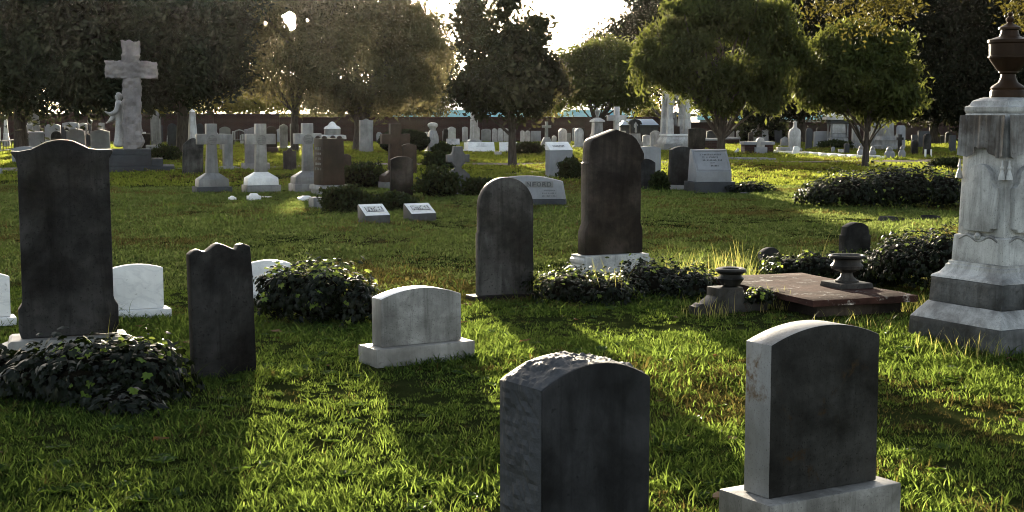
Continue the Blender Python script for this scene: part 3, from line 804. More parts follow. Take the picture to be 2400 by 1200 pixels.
# ---------------------------------------------------------------- middle distance
def slant_marker(label, xl, xr, yb, ytb, yaw, d, hf, mat, word=None, name="headstone", base=None, sinkmat=None, lines=None):
    """block with a sloping written face; ytb = pixel height of its back top edge"""
    c, w = fit(xl, xr, yb, yaw, d)
    hb = top_z((xl + xr) / 2, ytb, c.y + d * 0.4)
    bm = bmesh.new()
    a = [bm.verts.new((-w / 2, y, z)) for y, z in ((-d / 2, -0.04), (-d / 2, hf), (d * 0.42, hb), (d / 2, hb * 0.97), (d / 2, -0.04))]
    b = [bm.verts.new((w / 2, v.co.y, v.co.z)) for v in a]
    bm.faces.new(a); bm.faces.new(list(reversed(b)))
    for i in range(5): bm.faces.new((a[(i + 1) % 5], a[i], b[i], b[(i + 1) % 5]))
    bme = finish(bm, 0.008)
    if sinkmat:                                # pale slope, darker sides: shade of the upright faces put into the colour
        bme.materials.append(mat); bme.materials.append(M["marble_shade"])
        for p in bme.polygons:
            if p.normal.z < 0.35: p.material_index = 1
    parts = [("block", bme, mat)]
    o = thing(name, label, "headstone", (c.x, c.y, 0), yaw, parts + ([("base", base(w, d), mat)] if base else []), foot=(w, d))
    if base: root = [k for k in o.children if k.name.startswith("block")][0]
    else: root = o
    run = d * 0.92
    al = math.atan2(hb - hf, run)
    ln = math.hypot(run, hb - hf)
    mid = Vector((0, -d / 2 + run / 2, (hf + hb) / 2))
    up = Vector((0, -math.sin(al), math.cos(al)))
    if word:
        bm = bmesh.new(); bm_box(bm, -w * 0.36, w * 0.36, -ln * 0.24, ln * 0.24, -0.01, 0.0025)
        p = link("panel", finish(bm), sinkmat, parent=root); place_part(p, mid, (al, 0, 0))  # dark plate stands in for shadow and dirt between the raised letters
        bm = bmesh.new()
        for x0, x1, y0, y1 in ((-w * 0.4, w * 0.4, ln * 0.24, ln * 0.29), (-w * 0.4, w * 0.4, -ln * 0.29, -ln * 0.24), (-w * 0.41, -w * 0.36, -ln * 0.29, ln * 0.29), (w * 0.36, w * 0.41, -ln * 0.29, ln * 0.29)):
            bm_box(bm, x0, x1, y0, y1, -0.005, 0.011)
        p = link("panel_frame", finish(bm, 0.002), mat, parent=root); place_part(p, mid, (al, 0, 0))
        letters(word, ln * 0.5, 0.008, w * 0.66, mat, root, mid + up * 0.006, (al, 0, 0))
    if lines:
        for i, (wf, n) in enumerate(lines):
            t = link("lettering", worn_line(w * wf, ln * 0.07, 0.004, n, i + 3), M["letter_dark"], parent=root); t["kind"] = "stuff"
            place_part(t, mid + Vector((0, math.cos(al), math.sin(al))) * ln * (0.26 - 0.13 * i) + up * 0.002, (al - math.pi / 2 + math.pi, 0, 0))
            t.rotation_euler = (al - math.pi / 2, 0, 0)
    return o

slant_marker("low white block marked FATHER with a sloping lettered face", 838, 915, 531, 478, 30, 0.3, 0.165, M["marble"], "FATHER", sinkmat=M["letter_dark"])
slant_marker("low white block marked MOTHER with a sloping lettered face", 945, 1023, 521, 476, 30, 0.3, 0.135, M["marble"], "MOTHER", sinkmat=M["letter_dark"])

def cross_outline(w_bot, w_top, z0, z1, arm_w, a0, a1, head_w):
    return [(-w_bot / 2, z0), (w_bot / 2, z0), (w_top / 2, a0), (arm_w / 2, a0), (arm_w / 2, a1), (head_w / 2, a1), (head_w / 2, z1), (-head_w / 2, z1), (-head_w / 2, a1), (-arm_w / 2, a1), (-arm_w / 2, a0), (-w_top / 2, a0)]

def marble_cross(label, xc, yb, yt, ya0, ya1, y_ped, y_pl, pl, ped, arm, head, wb, wt, mat, pmat, yaw=25, plain=False, name="grave_cross", d=0.5):
    c, w = fit(pl[0], pl[1], yb, yaw, d)
    s = c.y / FPX / math.cos(R(yaw)) * 0.95
    Z = lambda y: top_z(xc, y, c.y)
    zp, zs = Z(y_pl) , Z(y_ped)
    parts = []
    bm = bmesh.new(); bm_box(bm, -w / 2, w / 2, -d / 2, d / 2, -0.05, zp); parts.append(("plinth", finish(bm, 0.01), pmat))
    pw, pd = ped * s, d * 0.78
    zm = zp + (zs - zp) * 0.55
    bm = bmesh.new(); bm_box(bm, -pw / 2, pw / 2, -pd / 2, pd / 2, zp + 0.001, zm, 0.01, 0.01)
    bm_box(bm, -pw / 2 + 0.011, pw / 2 - 0.011, -pd / 2 + 0.011, pd / 2 - 0.011, zm + 0.0005, zs, pw * 0.28, pd * 0.3); parts.append(("pedestal", finish(bm, 0.006), M["marble"] if mat is M["marble_cross"] else mat))
    o = cross_outline(wb * s, wt * s, zs + 0.001, Z(yt), arm * s, Z(ya0), Z(ya1), head * s)
    bm = bmesh.new(); bm_prism(bm, o, -0.075, 0.075); parts.append(("cross", finish(bm, 0.008), mat))
    if not plain:
        zc = 0.5 * (Z(ya0) + Z(ya1)) - 0.01
        r = head * s * 0.47
        bm = bmesh.new(); bm_lathe(bm, [(r, 0), (r, 0.012), (r * 0.9, 0.02), (r * 0.84, 0.012), (0.01, 0.012)], 24)
        for k in (-0.35, 0.0, 0.32): bm_tube(bm, [(-r * 0.75, -k * r - 0.0, 0.012), (0, -k * r - r * 0.12, 0.016), (r * 0.75, -k * r, 0.012)], [0.011] * 3, 6)
        bmesh.ops.transform(bm, matrix=Matrix.Translation((0, -0.0751, zc)) @ Matrix.Rotation(math.pi / 2, 4, 'X'), verts=bm.verts)
        parts.append(("medallion", finish(bm), mat, 2))
    return thing(name, label, "cross", (c.x, c.y, 0), yaw, parts, foot=(w, d))

marble_cross("weathered marble cross on a dark grimy pedestal, beside the pale obelisk", 498, 455, 290, 338, 314, 405, 437, (450, 545), 68, 66, 24, 27, 20, M["marble_grey"], M["granite_dark"])
marble_cross("weathered marble cross standing on a bright white pedestal", 612, 455, 290, 338, 314, 403, 433, (566, 659), 70, 66, 24, 27, 23, M["marble_cross"], M["marble_grey"])
marble_cross("weathered marble cross just left of the brown sandstone monument", 720, 451, 289, 337, 313, 401, 430, (676, 768), 70, 62, 24, 25, 21, M["marble_grey"], M["marble_grey"])
marble_cross("brown stone cross rising behind the two brown round-topped stones", 930, 446, 290, 337, 314, 398, 426, (886, 968), 64, 66, 25, 32, 26, M["brown"], M["marble_grey"], plain=True)

# low white foot stones in front of the crosses
for xl, xr, yb, h, lab in ((535, 554, 468, 0.07, "tiny white foot stone in the grass, the one furthest left before the crosses"), (578, 612, 468, 0.12, "low white foot stone with raised lid before the middle marble cross"), (612, 637, 463, 0.03, "flat white slab fragment beside the lidded foot stone"), (697, 736, 468, 0.07, "low white foot stone in grass before the third marble cross")):
    c, w = fit(xl, xr, yb, 25, 0.16)
    bm = bmesh.new(); bm_box(bm, -w / 2, w / 2, -0.09, 0.09, -0.03, h * 0.6)
    if h > 0.05: bm_box(bm, -w * 0.36, w * 0.36, -0.07, 0.07, h * 0.6 + 0.001, h, 0.03, 0.02)
    thing("footstone", lab, "footstone", (c.x, c.y, 0), 25, [("block", finish(bm, 0.006), M["marble"])])

# hewn granite cross, its steps and the statue
YC = 42.2
sC = YC / FPX
cc = AT(312, 348, YC)
Z = lambda y: top_z(312, y, YC)
yawC = 14
st = []
zt = Z(349)
bm = bmesh.new(); bm_box(bm, -1.0, 0.5, -0.62, 0.6, Z(388), zt - 0.16); roughen(bm, 0.012, 4, 3); st.append(("step", finish(bm, 0.015), M["granite_dark"]))
bm = bmesh.new(); bm_box(bm, -1.0, 0.5, -0.61, 0.6, zt - 0.158, zt); roughen(bm, 0.01, 4, 3); st.append(("step", finish(bm, 0.015), M["granite_dark"]))
bm = bmesh.new(); bm_box(bm, 0.505, 0.83, -0.62, 0.6, Z(388), Z(371)); roughen(bm, 0.01, 4, 3); st.append(("step", finish(bm, 0.015), M["granite_dark"]))
bm = bmesh.new(); bm_box(bm, -1.3, 1.15, -0.78, 0.9, -0.05, Z(388) - 0.002); roughen(bm, 0.012, 4, 3); st.append(("step", finish(bm, 0.015), M["granite_dark"]))
bm = bmesh.new(); bm_box(bm, -0.26, 0.26, -0.2, 0.2, zt + 0.001, Z(97), 0.01, 0.02); roughen(bm, 0.0, 1, 9); roughen(bm, 0.085, 4.2, 2, seed=3.0); sh = finish(bm, 0, angle=18)
bm = bmesh.new(); bm_box(bm, -0.72, 0.72, -0.2, 0.2, Z(183), Z(144)); roughen(bm, 0.0, 1, 7); roughen(bm, 0.08, 4.4, 2, seed=8.0); ar = finish(bm, 0, angle=18)
thing("stone_cross", "towering hewn granite cross on stepped plinth with a white statue at its side", "cross", (cc.x, YC, 0), yawC,
      st + [("shaft", sh, M["granite_pink"]), ("crossbar", ar, M["granite_pink"])], foot=(2.4, 1.6))

def skin_figure(name, joints, edges, mat, parent=None, loc=(0, 0, 0), rot=(0, 0, 0), sub=2, smooth=True):
    """joints: (x, y, z, rx, ry) grown into one continuous body"""
    me = bpy.data.meshes.new("m")
    me.from_pydata([j[:3] for j in joints], edges, [])
    o = link(name, me, mat, parent=parent, loc=loc, rot=rot)
    sk = o.modifiers.new("skin", 'SKIN'); sk.use_smooth_shade = True
    for i, j in enumerate(joints):
        o.data.skin_vertices[0].data[i].radius = (j[3], j[4] if len(j) > 4 else j[3])
    o.data.skin_vertices[0].data[0].use_root = True
    sb = o.modifiers.new("smooth", 'SUBSURF'); sb.levels = sub; sb.render_levels = sub
    dg = bpy.context.evaluated_depsgraph_get()
    me2 = bpy.data.meshes.new_from_object(o.evaluated_get(dg))
    o.modifiers.clear()
    o.data = me2
    if not me2.materials: me2.materials.append(mat)
    for p in me2.polygons: p.use_smooth = True
    return o

def robe_folds(o, amp=0.012):
    for v in o.data.vertices:
        if v.co.z < 1.2:
            a = math.atan2(v.co.y, v.co.x)
            k = 1 + amp / max(0.05, math.hypot(v.co.x, v.co.y)) * math.sin(a * 11 + v.co.z * 3) * min(1, (1.25 - v.co.z))
            v.co.x *= k; v.co.y *= k
# figure faces -y locally, hands held out before it
J = [(0, 0, 0.95, .13, .115), (0, 0.0, 0.6, .145, .13), (0, 0.0, 0.25, .17, .16), (0, -0.02, 0.03, .2, .2), (0, 0.0, 1.2, .15, .115), (0, 0.0, 1.38, .13, .09), (0, -0.01, 1.47, .06, .06), (0, -0.03, 1.56, .085, .095), (0, -0.025, 1.66, .075, .085),
     (-0.2, 0.0, 1.34, .09, .09), (-0.25, -0.08, 1.1, .09, .11), (-0.25, -0.22, 0.9, .09, .13), (-0.24, -0.34, 0.82, .03, .035), (-0.24, -0.42, 0.77, .022, .03),
     (0.2, 0.0, 1.34, .09, .09), (0.26, -0.06, 1.13, .09, .1), (0.24, -0.22, 1.04, .08, .11), (0.22, -0.34, 1.1, .028, .035), (0.21, -0.41, 1.14, .022, .03)]
Eg = [(0, 1), (1, 2), (2, 3), (0, 4), (4, 5), (5, 6), (6, 7), (7, 8), (5, 9), (9, 10), (10, 11), (11, 12), (12, 13), (5, 14), (14, 15), (15, 16), (16, 17), (17, 18)]
sp = Vector((AT(281, 348, YC + 0.25).x, YC + 0.25, zt))
stat = skin_figure("robed_statue", J, Eg, M["marble_far"], loc=(sp.x, sp.y, zt - 0.005), rot=(0, 0, R(-78)))
robe_folds(stat, 0.02)
fh = AT(276, 213, YC).z - zt
stat.scale = (fh / 1.75, fh / 1.75, fh / 1.75)
tag(stat, "white robed figure statue with hands held out, standing beside the granite cross", "statue")
bm = bmesh.new(); bmesh.ops.create_icosphere(bm, subdivisions=3, radius=0.1)
for v in bm.verts:
    v.co = Vector((v.co.x * 0.92, v.co.y * 1.02 + 0.02, v.co.z * 1.0))
    if v.co.z < -0.02 and v.co.y > 0: v.co.z *= 2.0
    if v.co.y < -0.05: v.co.y = -0.05
for f in bm.faces: f.smooth = True
link("hair", finish(bm, 0, angle=180), M["marble_far"], parent=stat, loc=(0, -0.015, 1.62))

# granite tablet lettered ...NFORD
c = AT(1246, 470, 26.3)
yawS = -6
Ws = 160 * 26.3 / FPX * 1.0
parts = []
hF = top_z(1246, 412, 26.3)
bm = bmesh.new()
pts = [(-Ws / 2 + 0.0, 0.155), (Ws / 2, 0.155), (Ws / 2 - 0.055, hF - 0.1)] + [(Ws / 2 * u - 0.055 * u, hF - 0.1 * max(0, u) ** 1.6 - 0.05 * max(0, -u) ** 3) for u in np.linspace(0.95, -1, 14)]
bm_prism(bm, pts, -0.11, 0.11)
for v in bm.verts:
    if v.co.z > 0.2: v.co.y = v.co.y * 0.72 + 0.02
parts.append(("tablet", finish(bm, 0.012), M["granite"]))
bm = bmesh.new(); bm_box(bm, -Ws / 2 - 0.005, Ws / 2 + 0.005, -0.13, 0.13, -0.05, 0.153); roughen(bm, 0.01, 8, 4); parts.append(("base", finish(bm, 0.01), M["granite_dark"]))
ford = thing("headstone", "wide blue-grey granite tablet lettered NFORD, behind the round-topped dark stone", "headstone", (c.x, 26.3, 0), yawS, parts, foot=(Ws, 0.26))
ftab = [k for k in ford.children if k.name.startswith("tablet")][0]
lean = math.atan2(0.0508, hF - 0.155)
face_y = lambda z: -0.11 + (z - 0.155) * math.tan(lean)      # the face leans back from its foot
zt_ = hF - 0.15
bm = bmesh.new(); bm_box(bm, -0.12, 0.40, -0.004, 0.004, -0.055, 0.055); p = link("panel", finish(bm, 0.001), M["marble_grey"], parent=ftab); place_part(p, (0, face_y(zt_), zt_), (-lean, 0, 0))
letters("NFORD", 0.115, 0.003, 0.46, M["letter_dark"], ftab, (0.14, face_y(zt_) - 0.005, zt_ - 0.004), (math.pi / 2 - lean, 0, 0))
for i in range(3):
    zi = zt_ - 0.11 - 0.05 * i
    t = link("lettering", worn_line(0.26 if i else 0.2, 0.025, 0.004, 12, 40 + i), M["letter_dark"], parent=ftab); t["kind"] = "stuff"; place_part(t, (0.33, face_y(zi), zi), (-lean, 0, 0))
c, w = fit(1320, 1340, 489, 0, 0.1)
bm = bmesh.new(); bm_box(bm, -0.07, 0.07, -0.04, 0.04, -0.01, 0.045, 0.02, 0.01); roughen(bm, 0.006, 20, 2)
thing("stone_fragment", "small bright white stone fragment lying at the end of the NFORD tablet", "stone", (c.x, c.y, 0), 20, [("chip", finish(bm, 0.004), M["marble"])])

# square granite die with a slanting bright top
c, w = fit(1278, 1342, 417, 20, 0.34)
h1, h2 = top_z(1310, 352, c.y), top_z(1310, 334, c.y + 0.2)
parts = []
bm = bmesh.new(); bm_box(bm, -w / 2, w / 2, -0.17, 0.17, -0.05, h1); roughen(bm, 0.004, 5, 3); parts.append(("die", finish(bm, 0.008), M["granite"]))
bm = bmesh.new()
a = [bm.verts.new((-w / 2 - 0.004, y, z)) for y, z in ((-0.18, h1 + 0.002), (-0.18, h1 + 0.012), (0.17, h2 + 0.02), (0.18, h1 + 0.002))]
b = [bm.verts.new((w / 2 + 0.004, v.co.y, v.co.z)) for v in a]
bm.faces.new(a); bm.faces.new(list(reversed(b)))
for i in range(4): bm.faces.new((a[(i + 1) % 4], a[i], b[i], b[(i + 1) % 4]))
parts.append(("slanted_top", finish(bm, 0.004), M["marble"]))
die_o = thing("headstone", "square grey granite block with a bright slanted top, past the NFORD tablet", "headstone", (c.x, c.y, 0), 20, parts, foot=(w, 0.34))
t = link("lettering", worn_line(w * 0.6, 0.07, 0.004, 9, 77), M["letter_dark"], parent=[k for k in die_o.children if k.name.startswith("slanted")][0]); t["kind"] = "stuff"
al = math.atan2(h2 - h1, 0.35); place_part(t, (0, -0.03, (h1 + h2) / 2 + 0.014), (al - math.pi / 2, 0, 0))
for xl, xr, yb, lab, mm, hh in ((1238, 1280, 407, "flat pale ledger slab in the grass beside the granite block", "marble_grey", 0.05), (1268, 1302, 418, "pale flat slab at the foot of the granite block", "marble_grey", 0.04), (1183, 1232, 409, "dark sunken slab flush with the lawn", "granite_dark", 0.03), (1158, 1176, 364, "small white-topped block before the white slanted stones", "marble_far", 0.14), (1733, 1757, 459, "little dark block lying in the grass before the mossy mound", "granite_dark", 0.06), (0, 6, 406, "grey block just showing at the left edge", "granite", 0.14), (381, 407, 376, "low pale block in front of the clipped bush", "granite", 0.16)):
    c, w = fit(xl, xr, yb, 12, 0.3)
    bm = bmesh.new(); bm_box(bm, -w / 2, w / 2, -0.16, 0.16, -0.03, hh, 0.008, 0.01); roughen(bm, 0.004, 8, 1)
    thing("stone_slab", lab, "slab", (c.x, c.y, 0), 12, [("slab", finish(bm, 0.006), M[mm])])

# granite desk stone with inscribed sloping panel
yawD = 12
cD = AT(1662, 440, 31.4)
s = 31.4 / FPX
wD = 86 * s
Zd = lambda y: top_z(1662, y, 31.4)
parts = []
bm = bmesh.new(); bm_box(bm, -wD / 2 - 0.06, wD / 2 + 0.07, -0.36, 0.34, -0.05, Zd(425)); roughen(bm, 0.012, 6, 4); parts.append(("base", finish(bm, 0.01), M["granite_dark"]))
z0, zm, zt2 = Zd(425) + 0.001, Zd(401), Zd(350)
bm = bmesh.new()
prof_d = ((-0.3, z0), (-0.3, zm), (0.04, zt2), (0.16, zt2), (0.28, z0))
a = [bm.verts.new((-wD / 2 + 0.0, y, z)) for y, z in prof_d]; b = [bm.verts.new((wD / 2, y, z)) for y, z in prof_d]
bm.faces.new(a); bm.faces.new(list(reversed(b)))
for i in range(5): bm.faces.new((a[(i + 1) % 5], a[i], b[i], b[(i + 1) % 5]))
for v in bm.verts:
    if v.co.z > zm - 0.001: v.co.x -= 0.0
parts.append(("block", finish(bm, 0.012), M["granite"]))
desk = thing("headstone", "blue-grey granite stone with a sloping inscribed panel, right of the black slab", "headstone", (cD.x, 31.4, 0), yawD, parts, foot=(wD + 0.2, 0.7))
blk = [k for k in desk.children if k.name.startswith("block")][0]
al = math.atan2(zt2 - zm, 0.34); ln = math.hypot(0.34, zt2 - zm)
mid = Vector((0, -0.13, (zm + zt2) / 2)); up = Vector((0, -math.sin(al), math.cos(al))); along = Vector((0, math.cos(al), math.sin(al)))
bm = bmesh.new()
for x0, x1, y0, y1 in ((-wD * 0.47, wD * 0.47, ln * 0.41, ln * 0.47), (-wD * 0.47, -wD * 0.43, -ln * 0.47, ln * 0.41), (wD * 0.43, wD * 0.47, -ln * 0.47, ln * 0.41), (-wD * 0.43, wD * 0.43, -ln * 0.47, -ln * 0.41)): bm_box(bm, x0, x1, y0, y1, -0.005, 0.012)
p = link("panel_frame", finish(bm, 0.003), M["granite"], parent=blk); place_part(p, mid, (al, 0, 0))
for i, (wf, n, off) in enumerate(((0.62, 15, 0), (0.5, 13, 0.0), (0.55, 14, 0.02), (0.15, 5, 0.01), (0.27, 7, 0.03))):
    t = link("lettering", worn_line(wD * wf, ln * (0.07 if i != 3 else 0.03), 0.004, n, 10 + i), M["letter_dark"], parent=blk); t["kind"] = "stuff"
    place_part(t, mid + along * ln * (0.26 - 0.125 * i) + up * 0.002 + Vector((off, 0, 0)), (al - math.pi / 2, 0, 0))

# black slab left of the desk stone, and its neighbours
c, w = fit(1564, 1624, 445, 22, 0.12)
h = top_z(1595, 343, c.y)
bm = bmesh.new(); bm_prism(bm, [(x, z + 0.1) for x, z in outline(w, h - 0.1, seg_top(0.14), 14)], -0.07, 0.07)
bm2 = bmesh.new(); bm_box(bm2, -w / 2 - 0.09, w / 2 + 0.09, -0.15, 0.15, -0.05, 0.099)
thing("headstone", "black slab headstone on a pale base, between the tall brown stone and desk stone", "headstone", (c.x, c.y, 0), 22, [("tablet", finish(bm, 0.008), M["granite_polished"]), ("base", finish(bm2, 0.008), M["granite"])], foot=(w + 0.18, 0.3), tilt=(0, 2.5))
def stoneslab(label, xl, xr, yb, yt, top, mat, yaw=22, t=0.1, tilt=(0, 0), base=None, name="headstone", cat="headstone", bmat=None, seg=18, group=None, yoff=0.0, bev=0.01):
    c, w = fit(xl, xr, yb, yaw, t)
    h = top_z((xl + xr) / 2, yt, c.y)
    bh = 0.0
    parts = []
    if base:
        bh = (base[1]) * c.y / FPX
    bm = bmesh.new(); bm_prism(bm, [(x, z + bh) for x, z in outline(w, h - bh, top, seg)], -t / 2, t / 2)
    if not base:
        for v in bm.verts:
            if v.co.z < 0.001: v.co.z = -0.05
    parts.append(("tablet", finish(bm, min(bev, w * 0.05)), M[mat]))
    if base:
        bw = w * base[0]
        bm = bmesh.new(); bm_box(bm, -bw / 2, bw / 2, -t * 1.15, t * 1.15, -0.05, bh - 0.001); parts.append(("base", finish(bm, 0.008), M[bmat or mat]))
    return thing(name, label, cat, (c.x, c.y, 0), yaw, parts, group=group, tilt=tilt, foot=(w, t))
stoneslab("dark small round-topped stone tucked beside the tall brown gabled stone", 1488, 1536, 447, 372, seg_top(0.2), "granite_polished", t=0.1)
stoneslab("broad pale grey stone with low curved top behind the tall brown stone", 1486, 1549, 412, 343, seg_top(0.07), "granite", t=0.14)

# brown sandstone monument with three knobs
c, w = fit(738, 806, 460, 32, 0.52)
sB = c.y / FPX
Zb = lambda y: top_z(772, y, c.y)
parts = []
bm = bmesh.new(); bm_box(bm, -0.29, 0.29, -0.27, 0.27, -0.05, Zb(444)); parts.append(("base", finish(bm, 0.01), M["marble_grey"]))
bm = bmesh.new(); bm_box(bm, -0.33, 0.33, -0.31, 0.31, Zb(444) + 0.001, Zb(433), 0.02, 0.02); parts.append(("ledge", finish(bm, 0.006), M["marble_grey"]))
zl = Zb(433) + 0.002
bm = bmesh.new(); bm_box(bm, -0.245, 0.245, -0.235, 0.235, zl, Zb(324), 0.01, 0.01); parts.append(("die", finish(bm, 0.01), M["brown"]))
for k, (x, y) in enumerate(((-0.17, -0.16), (0.17, -0.16), (-0.17, 0.16), (0.17, 0.16))):
    bm = bmesh.new(); bm_lathe(bm, [(0.055, Zb(324) + 0.001), (0.055, Zb(322)), (0.045, Zb(320)), (0.02, Zb(318))], 12, x, y); parts.append(("knob", finish(bm), M["brown"]))
sand = thing("sandstone_monument", "tall square brown sandstone monument with worn inscription on its left face", "monument", (c.x, c.y, 0), 32, parts, foot=(0.66, 0.62))
dieb = [k for k in sand.children if k.name.startswith("die")][0]
for i in range(5):
    t = link("lettering", worn_line(0.3, 0.05, 0.006, 9, 60 + i), M["marble_grey"], parent=dieb); t["kind"] = "stuff"
    place_part(t, (-0.243, 0, zl + 0.75 - 0.105 * i), (0, 0, -math.pi / 2))
c, w = fit(722, 760, 487, 30, 0.3)
bm = bmesh.new(); bm_box(bm, -w / 2, w / 2, -0.13, 0.13, -0.05, top_z(740, 462, c.y)); roughen(bm, 0.004, 8, 2)
thing("footstone", "pale low block sitting in grass before the brown sandstone monument", "footstone", (c.x, c.y, 0), 30, [("block", finish(bm, 0.01), M["marble_grey"])], foot=(w, 0.26))

# ornate cross-topped stone
c, w = fit(1044, 1101, 456, 22, 0.09)
s = c.y / FPX / math.cos(R(22))
zz = lambda y: top_z(1073, y, c.y)
xx = lambda x: (x - 1073) * s
pts = [(1046, 452), (1046, 418), (1048, 408), (1055, 402), (1060, 397), (1066, 396), (1067, 391), (1061, 384), (1058, 380), (1048, 380), (1048, 363), (1058, 362), (1062, 355), (1063, 343), (1083, 343), (1084, 355), (1089, 362), (1099, 362), (1099, 380), (1089, 380), (1086, 384), (1080, 391), (1081, 396), (1086, 397), (1092, 403), (1099, 409), (1100, 418), (1100, 452)]
bm = bmesh.new(); bm_prism(bm, [(xx(x), zz(y)) for x, y in pts][::-1], -0.06, 0.06); tm = finish(bm, 0.008)
bm = bmesh.new(); bm_box(bm, -w / 2 - 0.05, w / 2 + 0.05, -0.14, 0.14, -0.05, zz(452) - 0.001)
thing("headstone", "grey stone whose scrolled shoulders rise into a short cross", "headstone", (c.x, c.y, 0), 22, [("tablet", tm, M["granite_grey"]), ("base", finish(bm, 0.008), M["granite"])], foot=(w + 0.1, 0.28))
